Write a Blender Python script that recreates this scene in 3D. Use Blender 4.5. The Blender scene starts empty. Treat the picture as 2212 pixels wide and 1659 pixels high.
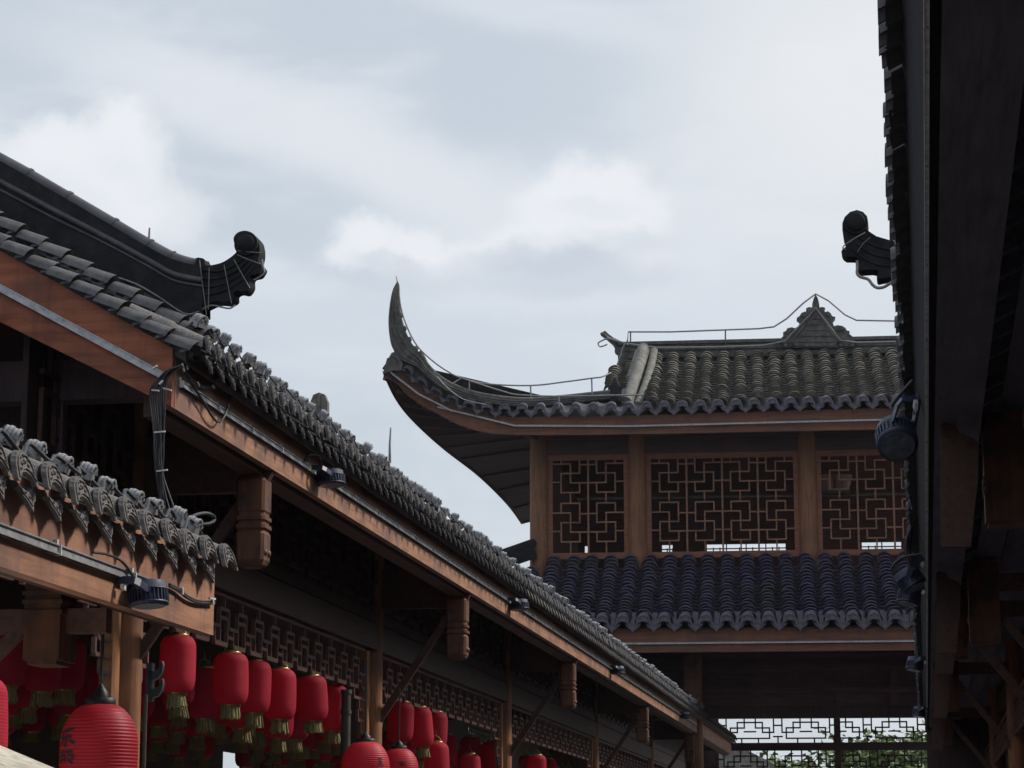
import bpy, math, random
from mathutils import Vector as V, Matrix as M
random.seed(7)
S = bpy.context.scene
COL = S.collection
R_ = math.radians
# ------------------------------------------------------------------ camera
EYE = 1.7
FPX, HOR = 5112.0, 1850.0          # focal length and horizon, in pixels of a 2212 px wide frame
TH = math.atan((HOR - 829.5) / FPX)
cam_d = bpy.data.cameras.new('camera'); cam = bpy.data.objects.new('camera', cam_d); COL.objects.link(cam)
cam.location = (0, 0, EYE); cam.rotation_euler = (R_(90) + TH, 0, 0)
cam_d.sensor_width = 36; cam_d.lens = 36 * FPX / 2212; cam_d.clip_end = 2000; cam_d.clip_start = .05
S.camera = cam

class Fr:
    """street frame: n to the right, t along the street, h above the eye"""
    def __init__(s, deg):
        s.a = R_(deg); s.N = V((math.cos(s.a), -math.sin(s.a), 0)); s.D = V((math.sin(s.a), math.cos(s.a), 0))
    def p(s, n, t, h): return s.N * n + s.D * t + V((0, 0, h + EYE))
    def ray(s, x, y):
        u = (x - 1106) / FPX; v = (y - 829.5) / FPX
        d = V((u, math.cos(TH) + v * math.sin(TH), math.sin(TH) - v * math.cos(TH)))
        return d.dot(s.N), d.dot(s.D), d.z
    def at(s, x, y, n=None, t=None, h=None):
        r = s.ray(x, y); k = n / r[0] if n is not None else t / r[1] if t is not None else h / r[2]
        return r[0] * k, r[1] * k, r[2] * k
L = Fr(9.036); RR = Fr(9.764); P = Fr(6.0)
def proj(w):
    q = w - V((0, 0, EYE)); c, s_ = math.cos(TH), math.sin(TH)
    z = q.y * c + q.z * s_; y = -q.y * s_ + q.z * c
    return 1106 + FPX * q.x / z, 829.5 - FPX * y / z
def pdir(x, y):
    u = (x - 1106) / FPX; v = (y - 829.5) / FPX
    return V((u, math.cos(TH) + v * math.sin(TH), math.sin(TH) - v * math.cos(TH))).normalized()

# ------------------------------------------------------------------ sun, sky, exposure
SUN_EL = 41
sd = (L.N * .86 + L.D * .51).normalized()
sun_az = math.atan2(sd.x, sd.y)
sl = bpy.data.lights.new('sun', 'SUN'); sl.energy = 2.9; sl.angle = R_(8); sl.color = (1, .92, .83)
so = bpy.data.objects.new('sun', sl); COL.objects.link(so)
sdir = V((sd.x * math.cos(R_(SUN_EL)), sd.y * math.cos(R_(SUN_EL)), math.sin(R_(SUN_EL))))
so.rotation_euler = sdir.to_track_quat('Z', 'Y').to_euler(); so.location = (0, 0, 40)
S.view_settings.view_transform = 'Standard'; S.view_settings.look = 'None'
S.view_settings.exposure = .12; S.view_settings.gamma = 1

W = bpy.data.worlds.new('World'); S.world = W; W.use_nodes = True
nt = W.node_tree; nt.nodes.clear(); wl = nt.links
def wn(t, **k):
    n = nt.nodes.new(t)
    for a, b in k.items(): setattr(n, a, b)
    return n
out = wn('ShaderNodeOutputWorld'); bg = wn('ShaderNodeBackground'); wl.new(bg.outputs[0], out.inputs[0])
sky = wn('ShaderNodeTexSky', sky_type='NISHITA', sun_disc=False)
sky.sun_elevation = R_(SUN_EL); sky.sun_rotation = sun_az; sky.dust_density = 2.0; sky.air_density = 1.2
tc = wn('ShaderNodeTexCoord')
def wmath(op, a, b=None, clamp=False):
    n = wn('ShaderNodeMath', operation=op); n.use_clamp = clamp
    for i, q in enumerate((a, b)):
        if q is None: continue
        if isinstance(q, (int, float)): n.inputs[i].default_value = q
        else: wl.new(q, n.inputs[i])
    return n.outputs[0]
def wnoise(scale, detail=6, rough=.55, vec=None, dist=0):
    n = wn('ShaderNodeTexNoise'); n.inputs['Scale'].default_value = scale; n.inputs['Detail'].default_value = detail
    n.inputs['Roughness'].default_value = rough; n.inputs['Distortion'].default_value = dist
    wl.new(vec if vec is not None else tc.outputs['Generated'], n.inputs['Vector']); return n
def wmix(f, a, b):
    n = wn('ShaderNodeMix', data_type='RGBA')
    for q, i in ((f, 0), (a, 6), (b, 7)):
        if isinstance(q, (int, float)): n.inputs[i].default_value = q
        elif isinstance(q, tuple): n.inputs[i].default_value = (*q, 1)
        else: wl.new(q, n.inputs[i])
    return n.outputs[2]
def wrange(v, a, b, c=0, d=1):
    n = wn('ShaderNodeMapRange', interpolation_type='SMOOTHERSTEP')
    wl.new(v, n.inputs[0])
    for i, q in enumerate((a, b, c, d)): n.inputs[i + 1].default_value = q
    return n.outputs[0]
# direction, wobbled so that cloud edges billow
nz = wnoise(16, 8, .62); nz2 = wnoise(60, 6, .65)
vs = wn('ShaderNodeVectorMath', operation='SUBTRACT'); wl.new(nz.outputs['Color'], vs.inputs[0]); vs.inputs[1].default_value = (.5, .5, .5)
vm = wn('ShaderNodeVectorMath', operation='SCALE'); wl.new(vs.outputs[0], vm.inputs[0]); vm.inputs['Scale'].default_value = .022
va = wn('ShaderNodeVectorMath', operation='ADD'); wl.new(tc.outputs['Generated'], va.inputs[0]); wl.new(vm.outputs[0], va.inputs[1])
vs2 = wn('ShaderNodeVectorMath', operation='SUBTRACT'); wl.new(nz2.outputs['Color'], vs2.inputs[0]); vs2.inputs[1].default_value = (.5, .5, .5)
vm2 = wn('ShaderNodeVectorMath', operation='SCALE'); wl.new(vs2.outputs[0], vm2.inputs[0]); vm2.inputs['Scale'].default_value = .014
vb = wn('ShaderNodeVectorMath', operation='ADD'); wl.new(va.outputs[0], vb.inputs[0]); wl.new(vm2.outputs[0], vb.inputs[1])
def blob(x, y, rx, ry, tilt=0, soft=(1.25, .35), fine=True):
    d = pdir(x, y); m = wn('ShaderNodeMapping', vector_type='TEXTURE')
    wl.new((vb if fine else va).outputs[0], m.inputs[0])
    m.inputs['Location'].default_value = d
    m.inputs['Rotation'].default_value = (0, R_(tilt), 0); m.inputs['Scale'].default_value = (rx / 5212, .6, ry / 5212)
    ln = wn('ShaderNodeVectorMath', operation='LENGTH'); wl.new(m.outputs[0], ln.inputs[0])
    return wrange(ln.outputs['Value'], soft[0], soft[1])
skyc = wn('ShaderNodeVectorMath', operation='SCALE'); wl.new(sky.outputs[0], skyc.inputs[0]); skyc.inputs['Scale'].default_value = .08
col = wmix(.80, skyc.outputs[0], (.60, .665, .735))
# thin high veil everywhere, stretched streaks
mp = wn('ShaderNodeMapping'); wl.new(tc.outputs['Generated'], mp.inputs[0]); mp.inputs['Rotation'].default_value = (0, R_(22), 0); mp.inputs['Scale'].default_value = (1, 1, 3.2)
st = wnoise(7, 7, .55, mp.outputs[0], .4)
col = wmix(wrange(st.outputs['Fac'], .40, .72, 0, .6), col, (.715, .75, .805))
CW, CB, CS = (.775, .80, .84), (.70, .735, .785), (.535, .59, .665)
BROAD = [
    (1180, 500, 420, 190, 4, .55, (.70, .74, .795), (1.35, .2), True),
    (1900, 150, 700, 520, 0, .85, (.765, .785, .81), (1.2, .1), False),
    (1750, 620, 520, 360, 0, .55, (.70, .735, .785), (1.2, .1), False),
    (560, 250, 620, 120, 17, .8, CB, (1.3, .2), False),
    (900, 360, 380, 110, 22, .75, CB, (1.3, .2), False),
    (1150, 720, 900, 200, 0, .55, (.64, .69, .755), (1.3, .2), False),
    (1150, 30, 420, 70, 12, .5, CB, (1.3, .2), False),
    (1120, 560, 420, 130, 4, .6, CB, (1.3, .3), True)]
PUFF = [(1200, 590, 290, 70, 2, .8, (.56, .615, .69), (1.25, .3), True), (860, 600, 170, 45, 0, .45, CS, (1.3, .3), True)]
SE = (1.34, .28)
for (x, y, rx, ry, o_) in [(1130, 520, 120, 55, .8), (1010, 550, 120, 38, .7), (1370, 520, 100, 78, .8), (1400, 470, 78, 62, .75), (1180, 450, 90, 70, .85), (1310, 440, 110, 78, .85), (1235, 405, 92, 66, .95), (1330, 400, 80, 52, .9), (1255, 490, 120, 48, .6),
                           (790, 500, 78, 48, .95), (740, 545, 70, 42, .8), (850, 530, 90, 52, .85), (920, 520, 48, 36, .8), (960, 560, 90, 34, .7),
                           (265, 262, 88, 56, .95), (225, 310, 110, 66, .9), (130, 320, 90, 60, .9), (90, 370, 130, 80, .9), (310, 330, 62, 70, .75), (280, 420, 140, 80, .8), (180, 440, 170, 90, .85), (360, 480, 140, 56, .6)]:
    PUFF.append((x, y, rx, ry, random.uniform(-14, 14), o_, CW, SE, True))
PUFF += [(1200, 596, 300, 52, 2, .6, (.575, .63, .705), (1.35, .25), True), (960, 590, 170, 34, 3, .55, (.62, .67, .735), (1.4, .2), True), (1420, 540, 90, 60, 0, .5, (.66, .70, .76), (1.4, .2), True), (120, 450, 150, 70, 10, .45, (.66, .70, .76), (1.4, .2), True), (1290, 455, 110, 30, 6, .18, CS, (1.3, .3), True), (1340, 530, 140, 36, -4, .35, CS, (1.3, .3), True), (1180, 560, 200, 34, 2, .6, CS, (1.3, .3), True), (1120, 530, 110, 26, -8, .25, CS, (1.3, .3), True), (330, 260, 40, 60, 20, .25, CS, (1.3, .3), True), (830, 560, 90, 18, 0, .4, CS, (1.3, .3), True)]
for (x, y, rx, ry, tl, op, c, so_, fi) in BROAD + PUFF:
    f = blob(x, y, rx, ry, tl, so_, fi)
    col = wmix(wmath('MULTIPLY', f, op), col, c)
wl.new(col, bg.inputs[0]); bg.inputs[1].default_value = 1.0

# ------------------------------------------------------------------ materials
MATS = {}
def mat(name, base, dark=None, light=None, rough=.75, scale=6, stretch=(1, 1, 1), rot=0, bump=.25, blotch=None, bscale=1.3, bamt=.5, metal=0, spec=.35, detail=5, world=False, fine=0, streak=None):
    m = bpy.data.materials.new(name); m.use_nodes = True; t = m.node_tree; b = t.nodes['Principled BSDF']; l = t.links
    dark = dark or tuple(c * .62 for c in base); light = light or tuple(min(1, c * 1.3) for c in base)
    c0 = t.nodes.new('ShaderNodeTexCoord')
    geo = t.nodes.new('ShaderNodeNewGeometry')
    src = geo.outputs['Position'] if world else c0.outputs['Object']
    mp1 = t.nodes.new('ShaderNodeMapping'); mp1.inputs['Rotation'].default_value = (0, 0, rot); l.new(src, mp1.inputs[0])
    mp2 = t.nodes.new('ShaderNodeMapping'); mp2.inputs['Scale'].default_value = stretch; l.new(mp1.outputs[0], mp2.inputs[0])
    n = t.nodes.new('ShaderNodeTexNoise'); n.inputs['Scale'].default_value = scale; n.inputs['Detail'].default_value = detail; n.inputs['Roughness'].default_value = .62
    l.new(mp2.outputs[0], n.inputs['Vector'])
    r = t.nodes.new('ShaderNodeValToRGB'); l.new(n.outputs['Fac'], r.inputs[0])
    e = r.color_ramp.elements; e[0].position = .3; e[0].color = (*dark, 1); e[1].position = .72; e[1].color = (*light, 1)
    k = e.new(.5); k.color = (*base, 1)
    cur = r.outputs[0]
    if blotch:
        n2 = t.nodes.new('ShaderNodeTexNoise'); n2.inputs['Scale'].default_value = bscale; n2.inputs['Detail'].default_value = 4; l.new(mp1.outputs[0], n2.inputs['Vector'])
        mr = t.nodes.new('ShaderNodeMapRange'); mr.inputs[1].default_value = .45; mr.inputs[2].default_value = .68; mr.inputs[4].default_value = bamt; l.new(n2.outputs['Fac'], mr.inputs[0])
        mx = t.nodes.new('ShaderNodeMix'); mx.data_type = 'RGBA'; l.new(mr.outputs[0], mx.inputs[0]); l.new(cur, mx.inputs[6]); mx.inputs[7].default_value = (*blotch, 1); cur = mx.outputs[2]
    if streak:
        mp3 = t.nodes.new('ShaderNodeMapping'); mp3.inputs['Scale'].default_value = (9, 9, .7); l.new(mp1.outputs[0], mp3.inputs[0])
        n4 = t.nodes.new('ShaderNodeTexNoise'); n4.inputs['Scale'].default_value = 1.0; n4.inputs['Detail'].default_value = 6; n4.inputs['Roughness'].default_value = .7; l.new(mp3.outputs[0], n4.inputs['Vector'])
        mr4 = t.nodes.new('ShaderNodeMapRange'); mr4.inputs[1].default_value = .52; mr4.inputs[2].default_value = .66; mr4.inputs[4].default_value = .7; l.new(n4.outputs['Fac'], mr4.inputs[0])
        mx4 = t.nodes.new('ShaderNodeMix'); mx4.data_type = 'RGBA'; l.new(mr4.outputs[0], mx4.inputs[0]); l.new(cur, mx4.inputs[6]); mx4.inputs[7].default_value = (*streak, 1); cur = mx4.outputs[2]
    l.new(cur, b.inputs['Base Color'])
    b.inputs['Roughness'].default_value = rough; b.inputs['Metallic'].default_value = metal; b.inputs['Specular IOR Level'].default_value = spec
    if bump:
        bp = t.nodes.new('ShaderNodeBump'); bp.inputs['Strength'].default_value = bump; bp.inputs['Distance'].default_value = .02
        if fine:
            n3 = t.nodes.new('ShaderNodeTexVoronoi'); n3.inputs['Scale'].default_value = fine; l.new(src, n3.inputs['Vector']); l.new(n3.outputs[0], bp.inputs['Height'])
        else: l.new(n.outputs['Fac'], bp.inputs['Height'])
        l.new(bp.outputs[0], b.inputs['Normal'])
    MATS[name] = m; return m
aL = L.a
def wood(name, base, axis, rot=0, blotch=None, bamt=.5, rough=.62, bscale=2.2, sc=7, streak=None):
    stt = {'x': (.08, 1, 1), 'y': (1, .08, 1), 'z': (1, 1, .08)}[axis]
    return mat(name, base, dark=tuple(c * .55 for c in base), rough=rough, scale=sc, stretch=tuple(q * 4 for q in stt), rot=rot, bump=.15, blotch=blotch, bscale=bscale, bamt=bamt, streak=streak)
FASC = wood('fascia_wood', (.39, .20, .12), 'y', aL, (.17, .095, .08), .75, bscale=3.6, streak=(.20, .12, .11))
BARGE = wood('bargeboard_wood', (.31, .10, .05), 'x', aL, (.13, .05, .035), .8, bscale=5, streak=(.15, .055, .035))
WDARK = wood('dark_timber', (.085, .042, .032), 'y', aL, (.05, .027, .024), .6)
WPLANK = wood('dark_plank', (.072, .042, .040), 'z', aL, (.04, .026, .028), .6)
WCOL = wood('column_timber', (.33, .145, .065), 'z', 0, (.12, .06, .045), .7, bscale=3)
WPOST = wood('post_timber', (.145, .062, .034), 'z', 0, (.05, .03, .026), .9, bscale=9)
WLAT = wood('lattice_timber', (.14, .075, .06), 'y', aL, None)
PFASC = wood('pavilion_fascia_wood', (.165, .066, .038), 'x', P.a, (.085, .045, .036), .7, bscale=1.6, streak=(.09, .05, .04))
PCOL = wood('pavilion_column_wood', (.205, .092, .043), 'z', 0, (.11, .06, .037), .7, bscale=2)
PFRAME = wood('pavilion_frame_wood', (.20, .075, .042), 'x', P.a, (.12, .05, .034))
PLAT = wood('pavilion_lattice_wood', (.22, .105, .062), 'x', P.a, None)
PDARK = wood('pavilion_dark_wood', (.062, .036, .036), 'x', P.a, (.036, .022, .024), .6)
TILE = mat('grey_tile', (.185, .178, .165), (.12, .115, .11), (.25, .24, .22), rough=.85, scale=22, bump=.35, blotch=(.20, .19, .15), bscale=5, bamt=.5)
TPLATE = mat('moulded_tile', (.185, .175, .165), (.115, .108, .106), (.24, .228, .213), rough=.85, scale=30, bump=.25, blotch=(.15, .13, .145), bscale=22, bamt=.45, fine=110)
TROOF = mat('roof_tile', (.11, .11, .108), (.06, .06, .065), (.17, .168, .16), rough=.8, scale=12, bump=.4, blotch=(.05, .055, .06), bscale=2, bamt=.6)
TPAG = mat('pavilion_tile', (.205, .19, .17), (.135, .124, .11), (.275, .257, .232), rough=.8, scale=9, bump=.3, blotch=(.20, .205, .155), bscale=1.4, bamt=.55, world=True)
TPAGL = mat('pavilion_shaded_tile', (.072, .063, .118), (.042, .037, .07), (.115, .102, .17), rough=.5, scale=9, bump=.3, blotch=(.07, .085, .055), bscale=1.1, bamt=.5, world=True, spec=.5)  # lower roof: eave shade and sky reflection put into the tile colour
RIDGE = mat('ridge_mortar', (.017, .0175, .020), (.010, .010, .012), (.032, .032, .035), spec=.2, rough=.8, scale=14, bump=.3, blotch=(.028, .029, .028), bscale=3, bamt=.4)
RIDGEP = mat('weathered_ridge', (.075, .076, .072), (.035, .035, .037), (.14, .138, .125), rough=.8, scale=9, bump=.5, blotch=(.16, .155, .135), bscale=3, bamt=.45)
RIDGEL = mat('pale_ridge', (.19, .185, .165), (.09, .09, .085), (.28, .27, .25), rough=.85, scale=8, bump=.4, blotch=(.15, .15, .13), bscale=3, bamt=.5)
RTILE = mat('rake_tile', (.105, .105, .112), (.065, .065, .072), (.15, .148, .15), rough=.75, scale=20, bump=.3, blotch=(.12, .118, .10), bscale=6, bamt=.4)
WDEEP = wood('lifted_shade_wood', (.105, .075, .088), 'z', 0, (.07, .05, .058), .6)  # colour lightened towards purple to lift the deepest shade
DBEAM = wood('lifted_beam_wood', (.15, .132, .165), 'y', RR.a, (.10, .086, .108), .6)  # lighter than the fascia: colour raised to lift the shade under the eave
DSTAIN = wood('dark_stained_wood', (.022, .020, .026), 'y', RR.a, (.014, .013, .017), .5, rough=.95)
ALU = mat('aluminium', (.42, .43, .45), rough=.42, scale=9, stretch=(3, 3, 3), bump=.03, metal=.35, blotch=(.26, .27, .29), bscale=4, bamt=.5)
FLOOD = mat('blue_black_paint', (.028, .036, .072), rough=.45, scale=20, bump=.08, spec=.5, blotch=(.025, .03, .05), bscale=8)
BLACK = mat('black_plastic', (.016, .016, .02), rough=.5, scale=20, bump=.05)
CABLE = mat('cable_rubber', (.035, .036, .042), rough=.45, scale=30, bump=.05)
WIRE = mat('steel_wire', (.24, .24, .25), rough=.5, scale=30, bump=.05, metal=.3)
TIE = mat('white_tie', (.68, .67, .66), rough=.5, scale=20, bump=.02)
LAMPC = mat('lamp_housing', (.30, .305, .315), (.13, .13, .15), (.46, .465, .475), rough=.4, scale=40, bump=.15, blotch=(.2, .2, .22), bscale=22, bamt=.6)
LENS = mat('lamp_lens', (.085, .09, .115), (.05, .05, .07), (.15, .155, .19), rough=.2, scale=40, bump=.1, spec=.6)
RED = mat('red_cloth', (.52, .028, .06), (.42, .02, .05), (.58, .042, .07), rough=.7, scale=4, bump=.08, spec=.25)
REDL = mat('red_ribbed_cloth', (.64, .036, .064), (.55, .028, .055), (.70, .055, .078), rough=.5, scale=5, bump=.08, spec=.4)
GOLD = mat('gold_tassel', (.27, .235, .10), (.14, .12, .055), (.42, .37, .19), rough=.7, scale=25, stretch=(6, 6, .4), bump=.4)
BRASS = mat('gold_foil', (.34, .26, .11), rough=.35, scale=20, bump=.05, metal=.7)
INK = mat('ink', (.035, .018, .028), rough=.7, scale=30, bump=0)
CREAM = mat('cream_canvas', (.76, .72, .62), rough=.85, scale=30, bump=.1, blotch=(.68, .64, .55), bscale=3, bamt=.4)
PAVE = mat('street_stone', (.17, .16, .155), rough=.85, scale=3, bump=.3, blotch=(.12, .115, .11), bscale=.8, world=True)
LEAF = mat('leaf', (.10, .16, .045), (.055, .09, .025), (.17, .23, .07), rough=.6, scale=2.5, bump=0, blotch=(.12, .13, .05), bscale=1.2, bamt=.6, spec=.3)
BARK = mat('bark', (.09, .07, .055), rough=.9, scale=9, stretch=(3, 3, .5), bump=.6)
for m_ in (RED, REDL):   # lantern cloth lets some light through; each one faded a little differently
    t = m_.node_tree; b = t.nodes['Principled BSDF']; o_ = t.nodes['Material Output']
    oi = t.nodes.new('ShaderNodeObjectInfo'); hs = t.nodes.new('ShaderNodeHueSaturation'); mr = t.nodes.new('ShaderNodeMapRange'); mr.inputs[3].default_value = .72; mr.inputs[4].default_value = 1.15
    t.links.new(oi.outputs['Random'], mr.inputs[0]); t.links.new(mr.outputs[0], hs.inputs['Value']); t.links.new(b.inputs['Base Color'].links[0].from_socket, hs.inputs['Color']); t.links.new(hs.outputs[0], b.inputs['Base Color'])
    wv = t.nodes.new('ShaderNodeTexNoise'); wv.inputs['Scale'].default_value = 260; bp = t.nodes.new('ShaderNodeBump'); bp.inputs['Strength'].default_value = .25; bp.inputs['Distance'].default_value = .002
    ct_ = t.nodes.new('ShaderNodeTexCoord'); t.links.new(ct_.outputs['Object'], wv.inputs['Vector']); t.links.new(wv.outputs['Fac'], bp.inputs['Height']); t.links.new(bp.outputs[0], b.inputs['Normal'])
    tr = t.nodes.new('ShaderNodeBsdfTranslucent'); tr.inputs[0].default_value = (.75, .02, .03, 1)
    mx = t.nodes.new('ShaderNodeMixShader'); mx.inputs[0].default_value = .38
    t.links.new(b.outputs[0], mx.inputs[1]); t.links.new(tr.outputs[0], mx.inputs[2]); t.links.new(mx.outputs[0], o_.inputs[0])

# ------------------------------------------------------------------ mesh helpers
ORG = {}
def thing(name, label, cat, base, group=None):
    o = bpy.data.objects.new(name, None); COL.objects.link(o); o.location = base; o.empty_display_size = .1
    ORG[o.name] = V(base); o['label'] = label; o['category'] = cat
    if group: o['group'] = group
    return o
def tag(o, label=None, cat=None, group=None, kind=None):
    for k, q in (('label', label), ('category', cat), ('group', group), ('kind', kind)):
        if q: o[k] = q
    return o
class MB:
    def __init__(s): s.v = []; s.f = []; s.m = []; s.sm = []
    def add(s, vs, fs, smooth=False, mi=0):
        k = len(s.v); s.v += [V(q) for q in vs]
        for f in fs: s.f.append([i + k for i in f]); s.sm.append(smooth); s.m.append(mi)
    def hexa(s, a, mi=0):     # 8 corners: bottom 4 then top 4
        s.add(a, [(3, 2, 1, 0), (4, 5, 6, 7), (0, 1, 5, 4), (1, 2, 6, 5), (2, 3, 7, 6), (3, 0, 4, 7)], mi=mi)
    def box(s, fr, n0, n1, t0, t1, h0, h1, mi=0):
        s.hexa([fr.p(*q) for q in ((n0, t0, h0), (n1, t0, h0), (n1, t1, h0), (n0, t1, h0), (n0, t0, h1), (n1, t0, h1), (n1, t1, h1), (n0, t1, h1))], mi)
    def bar(s, a, b, w, d, up=V((0, 0, 1)), mi=0):     # a stick from a to b, w across, d along up
        a = V(a); b = V(b); x = (b - a).normalized(); y = up.cross(x)
        y = y.normalized() if y.length > 1e-6 else V((1, 0, 0)); z = x.cross(y)
        c = []
        for q in (a, b):
            c.append([q + y * (i * w / 2) + z * (j * d / 2) for i, j in ((-1, -1), (1, -1), (1, 1), (-1, 1))])
        s.add(c[0] + c[1], [(3, 2, 1, 0), (4, 5, 6, 7), (0, 1, 5, 4), (1, 2, 6, 5), (2, 3, 7, 6), (3, 0, 4, 7)], mi=mi)
    def prism(s, pts, off, mi=0):
        k = len(pts); pts = [V(q) for q in pts]; off = V(off)
        s.add(pts + [q + off for q in pts], [list(range(k))[::-1], list(range(k, 2 * k))] + [(i, (i + 1) % k, k + (i + 1) % k, k + i) for i in range(k)], mi=mi)
    def tube(s, pts, r, k=6, mi=0, taper=None):
        pts = [V(q) for q in pts]; n = len(pts); vs = []; ref = V((.31, .17, .93)).normalized()
        for i, q in enumerate(pts):
            d = (pts[min(i + 1, n - 1)] - pts[max(i - 1, 0)]).normalized()
            a = d.cross(ref).normalized(); b = d.cross(a); rr = r if taper is None else r + (taper - r) * i / (n - 1)
            vs += [q + (a * math.cos(2 * math.pi * j / k) + b * math.sin(2 * math.pi * j / k)) * rr for j in range(k)]
        fs = [(i * k + j, i * k + (j + 1) % k, (i + 1) * k + (j + 1) % k, (i + 1) * k + j) for i in range(n - 1) for j in range(k)]
        s.add(vs, fs, True, mi); s.add(vs[:k], [list(range(k))[::-1]], mi=mi); s.add(vs[-k:], [list(range(k))], mi=mi)
    def lathe(s, c, prof, k=24, ax=None, smooth=True, mi=0, caps=True):
        c = V(c); z = V(ax).normalized() if ax else V((0, 0, 1)); x = z.orthogonal().normalized(); y = z.cross(x)
        vs = [c + z * h + (x * math.cos(2 * math.pi * j / k) + y * math.sin(2 * math.pi * j / k)) * r for r, h in prof for j in range(k)]
        n = len(prof)
        s.add(vs, [(i * k + j, i * k + (j + 1) % k, (i + 1) * k + (j + 1) % k, (i + 1) * k + j) for i in range(n - 1) for j in range(k)], smooth, mi)
        if caps: s.add(vs[:k], [list(range(k))[::-1]], mi=mi); s.add(vs[-k:], [list(range(k))], mi=mi)
    def sheet(s, rows, smooth=False, mi=0):
        k = len(rows[0]); s.add([q for r in rows for q in r], [(i * k + j, i * k + j + 1, (i + 1) * k + j + 1, (i + 1) * k + j) for i in range(len(rows) - 1) for j in range(k - 1)], smooth, mi)
    def build(s, name, mats, parent=None, base=None):
        org = ORG[parent.name] if parent else V(base or (0, 0, 0))
        me = bpy.data.meshes.new(name); me.from_pydata([q - org for q in s.v], [], s.f)
        for m in (mats if isinstance(mats, (list, tuple)) else [mats]): me.materials.append(m)
        me.polygons.foreach_set('use_smooth', s.sm); me.polygons.foreach_set('material_index', s.m); me.update()
        o = bpy.data.objects.new(name, me); COL.objects.link(o)
        if parent: o.parent = parent
        else: o.location = org
        ORG[o.name] = org
        return o
def mesh_local(name, mb, mats):
    me = bpy.data.meshes.new(name); me.from_pydata(mb.v, [], mb.f)
    for m in (mats if isinstance(mats, (list, tuple)) else [mats]): me.materials.append(m)
    me.polygons.foreach_set('use_smooth', mb.sm); me.polygons.foreach_set('material_index', mb.m); me.update(); return me
def put(name, me, parent, mw):
    o = bpy.data.objects.new(name, me); COL.objects.link(o); o.parent = parent
    o.matrix_basis = M.Translation(-ORG[parent.name]) @ mw; ORG[o.name] = ORG[parent.name]; return o
def frame(o, ex, ey, ez, sc=1.0):
    m = M((ex, ey, ez)).transposed().to_4x4() @ M.Diagonal((sc, sc, sc, 1)); m.translation = o; return m
def copy_tree(o, par=None):
    c = o.copy(); COL.objects.link(c)
    if par: c.parent = par
    for ch in list(o.children): copy_tree(ch, c)
    return c
def spline(pts, n=8):
    pts = [V(q) for q in pts]; o = []
    for i in range(len(pts) - 1):
        a, b, c, d = pts[max(i - 1, 0)], pts[i], pts[i + 1], pts[min(i + 2, len(pts) - 1)]
        for j in range(n):
            t = j / n
            o.append(.5 * ((2 * b) + (c - a) * t + (2 * a - 5 * b + 4 * c - d) * t * t + (3 * b - a - 3 * c + d) * t ** 3))
    return o + [pts[-1]]
def tile_col(mb, pts, side, r, seg, cover=True, k=7, lip=.012, jit=.0):
    """overlapping half-round tiles laid up a slope; pts run from the eave upwards"""
    pts = [V(q) for q in pts]; ln = [0]
    for a, b in zip(pts, pts[1:]): ln.append(ln[-1] + (b - a).length)
    def at(d):
        d = min(max(d, 0), ln[-1] - 1e-6)
        for i in range(len(pts) - 1):
            if d <= ln[i + 1]: return pts[i].lerp(pts[i + 1], (d - ln[i]) / (ln[i + 1] - ln[i])), (pts[i + 1] - pts[i]).normalized()
    n = max(1, int(ln[-1] / seg)); side = V(side)
    for i in range(n):
        (a, da), (b, db) = at(i * seg), at((i + 1.0) * seg)
        up = side.cross(da); up = up if up.z > 0 else -up
        jx = side * random.uniform(-jit, jit); jr = 1 + random.uniform(-jit, jit) * 2
        rows = []
        for q, rr, l in ((a + da * min(.06, seg * .35), r * .78, lip - .03 - .2 * lip), (a, r * 1.0 * jr, lip), (b, r * .93, -lip * .2)):
            row = []
            for j in range(k):
                an = math.pi * j / (k - 1)
                if cover: row.append(q + jx + side * (math.cos(an) * rr) + up * (math.sin(an) * rr * .9 + l))
                else: row.append(q + jx + side * (math.cos(an) * rr) + up * (-math.sin(an) * rr * .45 + l))
            rows.append(row)
        mb.sheet(rows[:2]); mb.sheet(rows[1:], True)

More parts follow.
